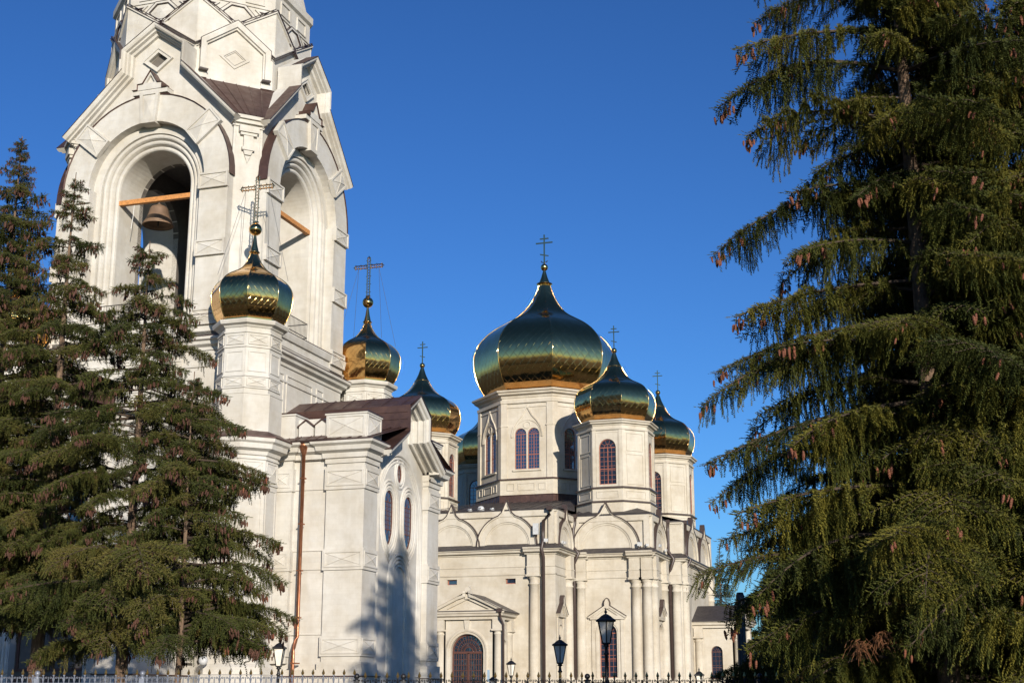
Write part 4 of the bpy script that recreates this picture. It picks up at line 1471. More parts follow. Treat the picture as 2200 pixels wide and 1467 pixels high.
# plan outline, counter-clockwise in xy
PC = [(-6.2, -18.2), (6.2, -18.2), (6.2, -12.82), (12.82, -12.82), (12.82, -6.9), (14.2, -6.9), (14.2, 6.9), (12.82, 6.9), (12.82, 12.82), (6.2, 12.82), (6.2, 14.2), (-6.2, 14.2),
      (-6.2, 12.82), (-12.82, 12.82), (-12.82, 6.9), (-14.2, 6.9), (-14.2, -6.9), (-12.82, -6.9), (-12.82, -12.82), (-6.2, -12.82)]
b = MB()
b.ring([(.18, 0), (.18, 2.55), (.12, 2.6), (.12, 2.8), (0, 2.86)], PC)
b.build('plinth', K, cath)
b = MB()
b.ring([(.0, 12.96), (.10, 12.98), (.12, 13.08), (.42, 13.14), (.46, 13.30), (.58, 13.32), (.62, 13.42), (0, 13.44)], PC)
b.ring([(-.12, 16.2), (.02, 16.24), (.04, 16.34), (.14, 16.40), (.16, 16.54), (-.2, 16.56)], PC)
b.build('cornice', K, cath)
b = MB()
b.ring([(.64, 13.40), (.66, 13.40), (.66, 13.50), (.0, 13.86), (-.2, 13.86)], PC)
b.ring([(.22, 16.54), (.22, 16.64), (-.3, 16.72)], PC)
b.build('cornice_roof_strip', DR, cath)
# broken-forward pieces of the cornice above the columns
for (deg, u, v) in ((0, -4.6, 18.2), (0, 4.45, 18.2), (0, 6.85, 12.82), (0, 12.0, 12.82)):
    b = MB().frame(deg)
    w = .7 if u != 12.0 else 1.1
    b.sweep([(u - w, 12.96), (u + w, 12.96)], [(0, v), (0, v + .5), (.12, v + .55), (.18, v + .86), (.34, v + .9), (.42, v + 1.0), (.53, v + 1.02), (.56, v)])
    b.build('cornice_projection', K, cath)

# roofs
b = MB()
z0, z1 = 16.66, 19.0
n = len(PC)
q = octo(6.7)
def roof_face(pts): b.face(pts)
roof_face([(-6.4, -18.4, z0), (6.4, -18.4, z0), (6.4, -12.9, z0 + .35), (4.5, -6.0, z1), (-4.5, -6.0, z1), (-6.4, -12.9, z0 + .35)])
roof_face([(-14.4, -7.1, z0), (-14.4, 7.1, z0), (-6, 4.5, z1), (-6, -4.5, z1)])
roof_face([(14.4, -7.1, z0), (14.4, 7.1, z0), (6, 4.5, z1), (6, -4.5, z1)])
roof_face([(-6.4, 14.4, z0), (6.4, 14.4, z0), (4.5, 6.0, z1), (-4.5, 6.0, z1)])
for sx in (-1, 1):
    for sy in (-1, 1):
        roof_face([(sx * 6.4, sy * 13.02, z0), (sx * 13.02, sy * 13.02, z0), (sx * 13.02, sy * 7.1, z0), (sx * 5.5, sy * 5.5, z1 - .1)])
        # small hipped roof over the corner block
        c_, e_ = sx * 9.6, sy * 9.6
        roof_face([(sx * 13.0, sy * 13.0, z0 + .02), (sx * 13.0, sy * 6.9, z0 + .02), (c_, e_, z0 + 1.35)])
        roof_face([(sx * 13.0, sy * 13.0, z0 + .02), (sx * 6.3, sy * 13.0, z0 + .02), (c_, e_, z0 + 1.35)])
for k in range(12):
    x = -5.8 + k * 1.05
    b.tube([(x, -18.2, z0 + .03), (x * .8, -6.2, z1 + .03)], .025, 4)
b.build('roof', DR, cath)

# --- drums
def drum(cx, cy, rr, z_base, z_foot, z_sill, z_top, main):
    b = MB()
    ap = rr * math.cos(R(22.5)); hs_ = rr * math.sin(R(22.5))
    lev = dict()
    def solid(r_, za, zb):
        p_ = octo(r_)
        b.M = None
        b.mesh([(p[0], p[1], z) for z in (za, zb) for p in p_], [(k, (k + 1) % 8, 8 + (k + 1) % 8, 8 + k) for k in range(8)])
    for k in range(8):
        b.frame(45 * k)
        if main:
            ww, wz0, wzs = .55, 22.05, 25.28
            hl = [arch_loop(-.62, wz0, ww, wzs, 10), arch_loop(.62, wz0, ww, wzs, 10)]
            e = hs_ - .0
            b.plate([(-hs_, z_sill), (hs_, z_sill), (hs_, z_top), (-hs_, z_top)], hl, ap - .6, ap, hole_back=ap - .16)
            # corner pilasters
            for s_ in (-1, 1):
                a, c = sorted((s_ * (hs_ - .52), s_ * (hs_ + .05)))
                b.box(a, c, ap - .1, ap + .12, z_sill, z_top - .9)
                b.box(min(s_ * (hs_ - .58), s_ * (hs_ + .05)), max(s_ * (hs_ - .58), s_ * (hs_ + .05)), ap - .1, ap + .17, z_top - 3.1, z_top - 3.0)
            # keel arch over the pair
            ko = [(-1.40, 25.0), (-1.40, 25.3), (-1.24, 25.95), (-.88, 26.5), (-.42, 27.0), (0, 27.75), (.42, 27.0), (.88, 26.5), (1.24, 25.95), (1.40, 25.3), (1.40, 25.0)]
            b.sweep(ko, [(0, ap), (0, ap + .10), (.10, ap + .12), (.12, ap)])
            b.sweep([(-1.25, 25.0)] + arc(0, 25.3, 1.25, 180, 0, 16) + [(1.25, 25.0)], [(0, ap), (0, ap + .05), (.06, ap + .06), (.07, ap)])
            b.sweep([(.28 * math.cos(R(a)), 26.12 + .28 * math.sin(R(a))) for a in range(360, 0, -24)], [(0, ap), (0, ap + .06), (.07, ap + .06), (.07, ap)], closed=True)
            b.box(-1.35, 1.35, ap - .05, ap + .14, 21.85, 22.0)
            for u0, u1 in ((-1.85, -1.15), (-.8, .8), (1.15, 1.85)):
                frame_rect(b, u0, u1, 20.05, 20.72, ap + .22, .06, .06)
        else:
            if k % 2 == 0:
                hl = [arch_loop(0, 19.3, .74, 22.45, 10)]
            else:
                hl = []
            b.plate([(-hs_, z_sill), (hs_, z_sill), (hs_, z_top), (-hs_, z_top)], hl, ap - .5, ap, hole_back=ap - .16)
            for s_ in (-1, 1):
                a, c = sorted((s_ * (hs_ - .26), s_ * (hs_ + .02)))
                b.box(a, c, ap - .1, ap + .07, z_sill, z_top - .62)
            if k % 2 == 0:
                frame_rect(b, -.98, .98, z_sill + .02, z_top - .75, ap, .05, .035)
            else:
                frame_rect(b, -.82, .82, z_sill + .3, 21.9, ap, .06, .05)
                frame_rect(b, -.82, .82, 22.15, z_top - .85, ap, .06, .05)
            frame_rect(b, -.95, .95, 18.12, 18.72, ap + .10, .05, .05)
    if main:
        solid(rr + .24, z_foot, z_sill)
        b.ring([(.24, z_sill - .12), (.34, z_sill - .08), (.36, z_sill), (0, z_sill + .06)], octo(rr))
        b.ring([(0, z_top - 1.35), (.08, z_top - 1.33), (.08, z_top - 1.24), (0, z_top - 1.22)], octo(rr))
        b.ring([(.12, z_top - .95), (.18, z_top - .90), (.20, z_top - .62), (.0, z_top - .60)], octo(rr))
        b.ring([(0, z_top - .42), (.08, z_top - .40), (.14, z_top - .22), (.44, z_top - .12), (.50, z_top + .04), (.66, z_top + .10), (.70, z_top + .26), (-.3, z_top + .3)], octo(rr))
    else:
        solid(rr + .11, z_foot, z_sill)
        solid(rr + .20, z_base, z_foot)
        b.ring([(.11, z_sill - .10), (.20, z_sill - .06), (.22, z_sill), (0, z_sill + .04)], octo(rr))
        b.ring([(.11, z_foot), (.24, z_foot + .02), (.26, z_foot + .1), (.1, z_foot + .13)], octo(rr))
        b.ring([(.07, z_top - .62), (.12, z_top - .58), (.14, z_top - .44), (0, z_top - .42)], octo(rr))
        b.ring([(0, z_top - .22), (.05, z_top - .2), (.10, z_top - .1), (.28, z_top - .04), (.32, z_top + .08), (.44, z_top + .14), (.46, z_top + .24), (-.2, z_top + .28)], octo(rr))
    o = b.build('drum' if main else 'side_drum', K, cath, loc=(cx, cy, 0))
    f = MB()
    if main:
        p_ = octo(rr + .36)
        f.mesh([(p[0], p[1], z) for z in (z_base, z_foot) for p in p_], [(k, (k + 1) % 8, 8 + (k + 1) % 8, 8 + k) for k in range(8)])
        f.ring([(.2, z_foot), (.40, z_foot), (.38, z_foot - .06)], octo(rr))
        for k in range(8):
            f.frame(45 * k)
            for x in range(-5, 6):
                f.tube([(x * .45, (rr + .36) * math.cos(R(22.5)) + .01, z_base), (x * .45, (rr + .36) * math.cos(R(22.5)) + .01, z_foot - .05)], .018, 4)
        f.M = None
    f.ring([(.24 if not main else .37, z_sill - .07), (.27 if not main else .40, z_sill - .07), (.27 if not main else .40, z_sill + .03), (0, z_sill + .12)], octo(rr))
    if not main:
        f.ring([(.25, z_foot + .02), (.28, z_foot + .02), (.28, z_foot + .12), (.1, z_foot + .20)], octo(rr))
    f.build('drum_flashing', M['copper'] if main else M['brown_pipe'], o)
    # windows are parts of the cathedral, glass below them
    for k in range(8):
        if main:
            for u in (-.62, .62):
                window_obj(cath, 45 * k, u, ap - .09, 22.05, 25.28, .55, 4, 10, M['frame'], cx, cy)
        elif k % 2 == 0:
            window_obj(cath, 45 * k, 0, ap - .09, 19.3, 22.45, .74, 4, 8, M['frame'], cx, cy)
    return o

cath_pool = []
drum(0, 0, 6.35, 18.7, 19.65, 21.1, 29.1, True)
dmain = Dome(6.95, 33.2, 8.1, .53, neck=.52)
d = dome_body(dmain, cath, 29.38, 41.25, 42.62, 43.0, .37, .55, 0, 0)
simple_cross(d, 43.35, 46.4, .86, .06)
cath_pool += [(s_, g_, d) for s_, g_ in dome_shingles(dmain, 7, None, (CX, CY, 0), 11)]
for (sx, sy) in ((1, -1), (-1, -1), (1, 1), (-1, 1)):
    drum(sx * 9.14, sy * 9.14, 3.32, 16.4, 17.72, 19.0, 24.55, False)
    dms = Dome(3.60, 26.75, 3.45, .52, neck=.62)
    d = dome_body(dms, cath, 24.80, 30.15, 31.4, 31.65, .25, .60, sx * 9.14, sy * 9.14, flare=1.06)
    simple_cross(d, 31.86, 33.95, .50, .04, foot=False)
    cath_pool += [(s_, g_, d) for s_, g_ in dome_shingles(dms, 5, None, (CX + sx * 9.14, CY + sy * 9.14, 0), 12)]
finish_shingles(cath_pool, 300)

# --- porches
def porch(deg, v0, v1, hw_, gatez, name='porch'):
    b = MB().frame(deg)
    gate = arch_loop(-.15, 0.1, 1.35, 5.3, 18)
    b.plate([(-hw_, 0), (hw_, 0), (hw_, 7.75), (-hw_, 7.75)], [gate], v1 - .6, v1, hole_back=v1 - .45)
    b.sweep([(-.15 - 1.35, 2.7)] + arc(-.15, 5.3, 1.35, 180, 0, 20) + [(-.15 + 1.35, 2.7)], [(.16, v1), (.18, v1 + .08), (.30, v1 + .10), (.42, v1 + .05), (.42, v1)])
    b.plate([(-.3, 6.95), (0.0, 6.95), (.08, 7.7), (-.38, 7.7)], [], v1, v1 + .14)
    for s_ in (-1, 1):
        side = arch_loop(-(v0 + v1) / 2 * 1.0 if s_ > 0 else (v0 + v1) / 2, 3.4, .5, 5.7, 10)
        b.frame(deg + 90 * s_)
        ua, ub = sorted((-s_ * v0, -s_ * v1))
        b.plate([(ua, 0), (ub, 0), (ub, 7.75), (ua, 7.75)], [side], hw_ - .5, hw_, hole_back=hw_ - .3)
        b.frame(deg)
        # corner columns
        for vv in (v1 - .12, v0 + .45):
            cx, cy, _ = b.P(s_ * (hw_ - .05), vv, 0)
            b.smooth = True
            b.lathe([(.42, .1), (.42, 2.9), (.34, 3.0), (.33, 6.55), (.38, 6.6), (.38, 6.68), (.33, 6.7), (.33, 6.78), (.42, 6.86)], cx, cy, 16)
            b.smooth = False
            b.box(s_ * (hw_ - .05) - .46, s_ * (hw_ - .05) + .46, vv - .44, vv + .44, 6.86, 7.0)
            b.box(s_ * (hw_ - .05) - .38, s_ * (hw_ - .05) + .38, vv - .38, vv + .40, 7.0, 7.75)
    b.frame(deg)
    b.box(-hw_ - .1, hw_ + .1, v1 - .3, v1 + .22, 0, 2.6)
    cor = [(-hw_ - .15, v0), (-hw_ - .15, v1 + .2), (hw_ + .15, v1 + .2), (hw_ + .15, v0)]
    pts = [b.P(p[0], p[1], 0)[:2] for p in cor]
    m_ = b.M
    for prof in ([(0, 7.72), (.10, 7.74), (.12, 7.92), (.36, 8.0), (.40, 8.16), (.50, 8.2), (.52, 8.32), (-.5, 8.36)],):
        b.ring(prof, pts, closed=False)
    b.M = m_
    # front pediment with finial
    vf = v1 + .35
    b.plate([(-hw_ - .3, 8.34), (hw_ + .3, 8.34), (0.2, 9.7), (-.2, 9.7)], [[(-hw_ + .65, 8.5), (hw_ - .65, 8.5), (0, 9.3)]], vf - .5, vf, hole_back=vf - .2)
    b.face([(-hw_ + .65, vf - .2, 8.5), (hw_ - .65, vf - .2, 8.5), (0, vf - .2, 9.3)])
    b.plate([(-.22, 9.3), (.22, 9.3), (.22, 9.95), (.16, 10.18), (0, 10.3), (-.16, 10.18), (-.22, 9.95)], [], vf - .3, vf + .1)
    b.sweep([(-hw_ - .7, 8.36), (-.8, 9.45), (-.32, 9.6), (-.26, 9.95)], [(-.18, vf), (-.18, vf + .28), (.02, vf + .34), (.02, vf - .3)])
    b.sweep([(.26, 9.95), (.32, 9.6), (.8, 9.45), (hw_ + .7, 8.36)], [(-.18, vf), (-.18, vf + .28), (.02, vf + .34), (.02, vf - .3)])
    o = b.build(name, K, cath)
    r_ = MB().frame(deg)
    for s_ in (-1, 1):
        r_.face([(s_ * (hw_ + .75), v1 + .75, 8.34), (s_ * .25, v1 + .75, 9.74), (s_ * .25, v0, 9.74), (s_ * (hw_ + .75), v0, 8.34)])
        r_.face([(s_ * (hw_ + .75), v1 + .75, 8.34), (s_ * (hw_ + .75), v0, 8.34), (s_ * (hw_ + .75), v0, 8.26), (s_ * (hw_ + .75), v1 + .75, 8.26)])
        r_.face([(s_ * .25, v1 + .75, 9.74), (0, v1 + .75, 9.8), (0, v0, 9.8), (s_ * .25, v0, 9.74)])
    r_.box(-hw_ - .6, hw_ + .6, v1 + .3, v1 + .70, 8.34, 8.40)
    r_.build('porch_roof', DR, o)
    # gate
    gt = MB().frame(deg)
    vg = v1 - .36
    c = -.15
    gt.plate(arch_loop(c, .1, 1.35, 5.3, 18), [arch_loop(c, .3, 1.22, 5.3, 18)], vg - .08, vg)
    gt.box(c - 1.3, c + 1.3, vg - .07, vg + .03, 5.15, 5.32)
    gt.box(c - .08, c + .08, vg - .07, vg + .03, .1, 5.2)
    for x in [c - 1.25 + .2083 * k for k in range(1, 12)]:
        gt.box(x - .02, x + .02, vg - .05, vg - .005, .3, 5.2)
    for z in [2.6 + .42 * k for k in range(6)]:
        gt.box(c - 1.25, c + 1.25, vg - .05, vg - .002, z - .02, z + .02)
    for rr in (.35, .62, .92):
        gt.sweep(arc(c, 5.3, rr, 180, 0, 14), [(-.02, vg - .05), (-.02, vg), (.02, vg), (.02, vg - .05)])
    for a in range(12, 180, 13):
        gt.bar((c + .3 * math.cos(R(a)), vg - .02, 5.3 + .3 * math.sin(R(a))), (c + 1.25 * math.cos(R(a)), vg - .02, 5.3 + 1.25 * math.sin(R(a))), .03)
    go = gt.build('gate', M['door'], cath)
    g = MB().frame(deg); g.face([(p[0], vg - .06, p[1]) for p in arch_loop(c, .1, 1.35, 5.3, 18)]); g.build('pane', M['glass'], go)
    for s_ in (-1, 1):
        u = -s_ * (v0 + v1) / 2
        window_obj(cath, deg + 90 * s_, u, hw_ - .2, 3.4, 5.7, .5, 3, 6, M['door'], name='porch_window')
porch(0, 18.2, 21.25, 2.45, 5.3)
porch(90, 14.2, 18.2, 2.45, 5.3)
# the south porch shows its flank: give that flank the wide dark window of the photograph
# --- downpipes
def dpipe(pts, name='downpipe', r_=.13, mat='brown_pipe'):
    b = MB(); b.smooth = True
    b.tube(pts, r_, 8)
    b.smooth = False
    p = pts[0]
    b.box(p[0] - .2, p[0] + .2, p[1] - .2, p[1] + .2, p[2] - .02, p[2] + .28)
    b.build(name, M[mat], cath)
dpipe([(5.9, -18.75, 16.45), (5.9, -18.75, 16.1), (5.35, -18.6, 15.6), (5.3, -18.6, 14.0), (5.3, -19.05, 13.3), (5.3, -18.55, 12.7), (5.3, -18.55, .3)], r_=.15)
dpipe([(6.45, -13.15, 16.45), (6.45, -13.15, 16.0), (6.35, -13.3, 15.4), (6.35, -13.4, 14.0), (6.95, -13.9, 13.4), (6.4, -13.4, 12.6), (6.38, -13.25, 11.6), (6.38, -13.25, .3)], r_=.15)
dpipe([(13.1, -7.05, 16.45), (13.15, -7.3, 15.7), (13.15, -7.35, 14.0), (13.7, -7.75, 13.3), (13.2, -7.2, 12.2), (13.2, -7.2, .3)], r_=.15)
dpipe([(14.5, -6.3, 16.45), (14.45, -6.3, 13.8), (14.9, -6.4, 13.3), (14.4, -6.4, 12.4), (14.4, -6.4, .3)])
dpipe([(2.75, -21.9, 8.25), (2.8, -21.85, 7.8), (2.95, -21.6, 7.3), (2.95, -21.55, .3)], r_=.09)
dpipe([(18.4, -2.55, 8.2), (18.35, -2.6, 7.6), (18.35, -2.62, .3)], r_=.10)

# fittings: floodlights, box
def flood(x, y, z, rz, s=.3):
    s *= .75
    b = MB()
    b.box(-s, s, -s * .45, s * .45, s * .4, s * 1.9)
    b.box(-s * .2, s * .2, -s * .2, s * .2, 0, s * .5)
    b.build('floodlight', M['plastic'], cath, loc=(x, y, z), rot=(.25, 0, rz))
flood(5.55, -18.7, 13.85, .4, .22); flood(12.0, -13.3, 13.85, .3, .26); flood(12.6, -13.2, 13.85, .6, .16); flood(13.4, -12.0, 13.85, 1.4, .2)
flood(6.45, -17.0, 13.85, 1.5, .2); flood(6.5, -16.5, 13.85, 1.5, .2); flood(13.1, -8.2, 13.85, 1.5, .2)
for x, s in ((-2.6, .2), (-1.6, .30), (-.6, .2)):
    b = MB(); b.smooth = True
    b.lathe([(.001, 0), (s, .02), (s * 1.05, s * .8), (s * .7, s * 1.4), (.001, s * 1.6)], 0, 0, 12)
    b.build('roof_lamp', M['plastic'], cath, loc=(x, -14.0, 17.2))
b = MB(); b.box(-.22, .22, -.14, .14, 0, .9)
b.build('loudspeaker_box', M['plastic'], cath, loc=(4.75, -18.75, 14.5))
b = MB(); b.box(-.12, .12, -.03, .03, 0, .9)
b.build('notice_plate', plain('blue_grey_plate', (.25, .36, .48), .5), cath, loc=(1.62, -21.3, 3.0))
b = MB(); b.smooth = True
pts = [(14.6, -3.2, 13.4 - .2)]
for k in range(1, 13):
    t = k / 12
    pts.append((14.6 + 9 * t, -3.2 - 16 * t, 13.2 - 4.2 * t - 2.2 * math.sin(PI * t)))
b.tube(pts, .05, 5)
b.build('cable', M['iron'], cath)
# ================================================================== street lamps
def lamp_parts(kind):
    pm = MB(); pm.smooth = True
    pm.lathe([(.16, 0), (.16, .12), (.12, .16), (.11, .7), (.13, .74), (.08, .82), (.055, 1.0), (.05, 1.9), (.075, 1.94), (.05, 1.98), (.042, 2.72), (.08, 2.76), (.05, 2.80), (.035, 2.92), (.09, 2.95), (.05, 3.0)], 0, 0, 12)
    pole = pm.to_mesh('pole', M['iron'])
    fr = MB()
    zb, zt, rb, rt = 3.02, 3.58, .105, .225
    n = 4 if kind == 'square' else 6
    for k in range(n):
        a = 2 * PI * (k + .5) / n
        fr.tube([(rb * math.cos(a), rb * math.sin(a), zb), (rt * math.cos(a), rt * math.sin(a), zt)], .016, 4)
        a2 = 2 * PI * (k + 1.5) / n
        fr.tube([(rt * math.cos(a), rt * math.sin(a), zt), (rt * math.cos(a2), rt * math.sin(a2), zt)], .02, 4)
        fr.tube([(rb * math.cos(a), rb * math.sin(a), zb), (rb * math.cos(a2), rb * math.sin(a2), zb)], .02, 4)
    fr.lathe([(.03, 2.98), (.11, 3.0), (.11, 3.03), (.02, 3.04)], 0, 0, n, PI / n)
    fr.tube([(0, 0, 3.0), (0, 0, 3.18)], .03, 6)
    frame = fr.to_mesh('lantern_frame', M['iron'])
    gl = MB()
    gl.lathe([(rb * .96, zb), (rt * .96, zt)], 0, 0, n, PI / n)
    glass = gl.to_mesh('lantern_glass', M['glass_lamp'])
    cp = MB()
    cp.lathe([(rt * 1.28, zt - .01), (rt * 1.3, zt + .03), (rt * .95, zt + .07), (rt * .62, zt + .13), (rt * .3, zt + .17), (.03, zt + .18)], 0, 0, n, PI / n)
    cp.smooth = True
    cp.lathe([(.03, zt + .17), (.02, zt + .20), (.045, zt + .235), (.02, zt + .27), (.008, zt + .34)], 0, 0, 8)
    cap = cp.to_mesh('lantern_roof', M['iron'])
    return pole, frame, glass, cap
LP = {'square': lamp_parts('square'), 'six': lamp_parts('six')}
def street_lamp(x, y, top, kind, label, rz=.3, sc=1.0):
    h = 3.92 * sc
    t = thing('street_lamp', label, 'street lamp', (x, y, 0), rz, 'black lantern street lamps in front of the churches')
    for nm, me in zip(('pole', 'lantern_frame', 'lantern_glass', 'lantern_roof'), LP[kind]):
        o = link_mesh(nm, me, t)
        o.scale = (sc, sc, sc)
        o.location = (0, 0, top - h)
    return t
street_lamp(-21.37, 41.5, 3.56, 'square', 'black street lamp with glass lantern beside the copper downpipe of the tower')
street_lamp(-12.77, 44.3, 3.66, 'six', 'black street lamp between the cathedral porch and the tall window, second tallest')
street_lamp(-9.04, 35.66, 3.92, 'six', 'nearest and tallest black street lamp, in front of the arched cathedral window', sc=1.0)
street_lamp(-25.42, 78.07, 4.0, 'six', 'small distant street lamp right of the arched porch gate', sc=1.15)
street_lamp(-11.41, 61.14, 2.98, 'square', 'street lamp with only its lantern above the fence, before the right side door')
street_lamp(-24.79, 73.05, 3.0, 'six', 'tiny street lamp low in front of the arched porch gate')
street_lamp(-8.9, 58.0, 3.72, 'square', 'dark street lamp under the left skirt of the big spruce')
street_lamp(-7.3, 62.34, 3.35, 'square', 'dark street lamp under the spruce, rightmost of all')

# ================================================================== iron fence
def P2(t):                       # fence line, 30 m away, square to the view
    a = Vector((-21.2, 25.5)); b_ = Vector((2.4, 33.2))
    return a.lerp(b_, t)
FL = (Vector((2.4, 33.2)) - Vector((-21.2, 25.5))).length
ang = math.atan2(33.2 - 25.5, 2.4 + 21.2)
def spear(h, top, thick=.016):
    b = MB()
    b.tube([(0, 0, .15), (0, 0, h)], thick, 4)
    if top:
        b.tube([(0, 0, h - .02), (0, 0, h + .02)], [.02, .028], 5)
    return b
def build_fence(name, label, x0, x1, pitch, mats, tipmat, posts, hi, grp):
    t = thing(name, label, 'fence', (*P2(0), 0), ang, grp)
    pk = MB(); pk.tube([(0, 0, .15), (0, 0, hi - .14)], .015, 4)
    pk.tube([(0, 0, hi - .15), (0, 0, hi - .13)], .024, 5)
    pm = pk.to_mesh('picket', mats)
    tp = MB(); tp.tube([(0, 0, hi - .14), (0, 0, hi - .09), (0, 0, hi)], [.010, .034, .002], 4)
    tm_ = tp.to_mesh('spear_tip', tipmat)
    sh = MB(); sh.tube([(0, 0, .15), (0, 0, hi - .17)], .010, 4)
    sm = sh.to_mesh('short_picket', mats)
    sc = MB()
    for s_ in (-1, 1):
        sc.tube([(s_ * (.012 + .035 * (1 - math.cos(R(a)))), 0, hi - .26 + .045 * math.sin(R(a)) + .0004 * a) for a in range(0, 300, 30)], .008, 4)
    scm = sc.to_mesh('scroll', mats)
    n = int((x1 - x0) / pitch)
    for k in range(n + 1):
        x = x0 + k * pitch
        if any(abs(x - p) < .08 for p in posts): continue
        p = link_mesh('picket', pm, t, loc=(x, 0, 0)); link_mesh('spear_tip', tm_, p); link_mesh('scroll', scm, p)
        if k < n: link_mesh('short_picket', sm, t, loc=(x + pitch / 2, 0, 0))
    for z in (.3, hi - .31, hi - .52):
        r_ = MB(); r_.box(x0, x1, -.014, .014, z - .016, z + .016); r_.build('rail', mats, t)
    for p in posts:
        q = MB(); q.box(p - .055, p + .055, -.055, .055, 0, hi - .20); q.build('post', mats, t)
        q = MB(); q.smooth = True
        q.lathe([(.075, hi - .2), (.075, hi - .17), (.03, hi - .16)] + [(.062 * math.sin(PI * i / 8), hi - .10 - .062 * math.cos(PI * i / 8)) for i in range(1, 9)], p, 0, 12)
        q.build('post_ball', mats, t)
fence_x = lambda px: px                    # metres along the line
build_fence('iron_fence', 'grey iron fence with spear tips in front of the left spruces', 0.0, 8.9, .2225, M['grey_iron'], M['gold_iron'], (2.1, 4.35), 2.26, 'iron fences')
build_fence('iron_fence', 'dark iron fence with spear tips before the cathedral, right of the tower', 8.9, 24.7, .2325, M['iron'], M['gold_iron'], (8.95, 9.95, 13.9, 17.6, 21.5), 2.20, 'iron fences')

# tree trunk beside the right spruce; its shade is put into the black colour
b = MB(); b.smooth = True
b.lathe([(.17, 0), (.15, 1.5), (.14, 4.9), (.10, 5.0)], 0, 0, 10, cap=True)
props(b.build('post', M['iron'], None, loc=(-7.18, 46.1, 0)), 'tree trunk left of the big spruce, beside the side porch, its shade painted black', 'post')
# ================================================================== spruces
def cone_geo(b, x, y, z, L, r_, rng, mi):
    """one hanging cone: faceted spindle with stepped scales"""
    b.mi = mi
    tx, ty = rng.uniform(-.12, .12), rng.uniform(-.12, .12)
    pr = [(.15, 0), (.72, .12), (1.0, .3), (.78, .34), (1.0, .55), (.72, .6), (.82, .78), (.35, .93), (.05, 1.0)]
    n = 5
    a0 = rng.uniform(0, 6)
    pts = []
    for i, (q, t) in enumerate(pr):
        for k in range(n):
            a = a0 + 2 * PI * (k + .5 * (i % 2)) / n
            pts.append((x + tx * t * L + q * r_ * math.cos(a), y + ty * t * L + q * r_ * math.sin(a), z - t * L))
    fs = [(i * n + k, i * n + (k + 1) % n, (i + 1) * n + (k + 1) % n, (i + 1) * n + k) for i in range(len(pr) - 1) for k in range(n)]
    b.mesh(pts, fs)

def twig(b, p, d, L, rng, fine=1.0, mi=1):
    """hanging shoot: thin stem set with short flat needle tufts"""
    b.mi = mi
    n = max(3, int(L / (.034 / fine)))
    q = Vector(p)
    for i in range(n):
        t = i / n
        d = (d + Vector((rng.uniform(-.10, .10), rng.uniform(-.10, .10), -.11))).normalized()
        q2 = q + d * (L / n)
        a = rng.uniform(0, 2 * PI)
        for s_ in (0, 1, 2):
            aa = a + s_ * 2.1
            side = Vector((math.cos(aa), math.sin(aa), 0))
            w = rng.uniform(.030, .064) * (1.15 - .5 * t)
            tip = q + side * w + d * .035 + Vector((0, 0, -.008))
            nrm = d.cross(side) * .0125
            e = q + d * .004
            b.mesh([tuple(e + nrm), tuple(e - nrm), tuple(tip)], [(0, 1, 2)])
        q = q2

def shoot(b, p, d, L, rng, mi=1):
    """short stiff shoot on the upper side"""
    b.mi = mi
    q = Vector(p)
    n = max(3, int(L / .025))
    for i in range(n):
        for s_ in (0, 1):
            a = rng.uniform(0, 2 * PI)
            side = Vector((math.cos(a), math.sin(a), rng.uniform(-.2, .6)))
            tip = q + side * .030 + d * .030
            nrm = d.cross(side).normalized() * .008
            b.mesh([tuple(q + nrm), tuple(q - nrm), tuple(tip)], [(0, 1, 2)])
        q = q + d * (L / n)

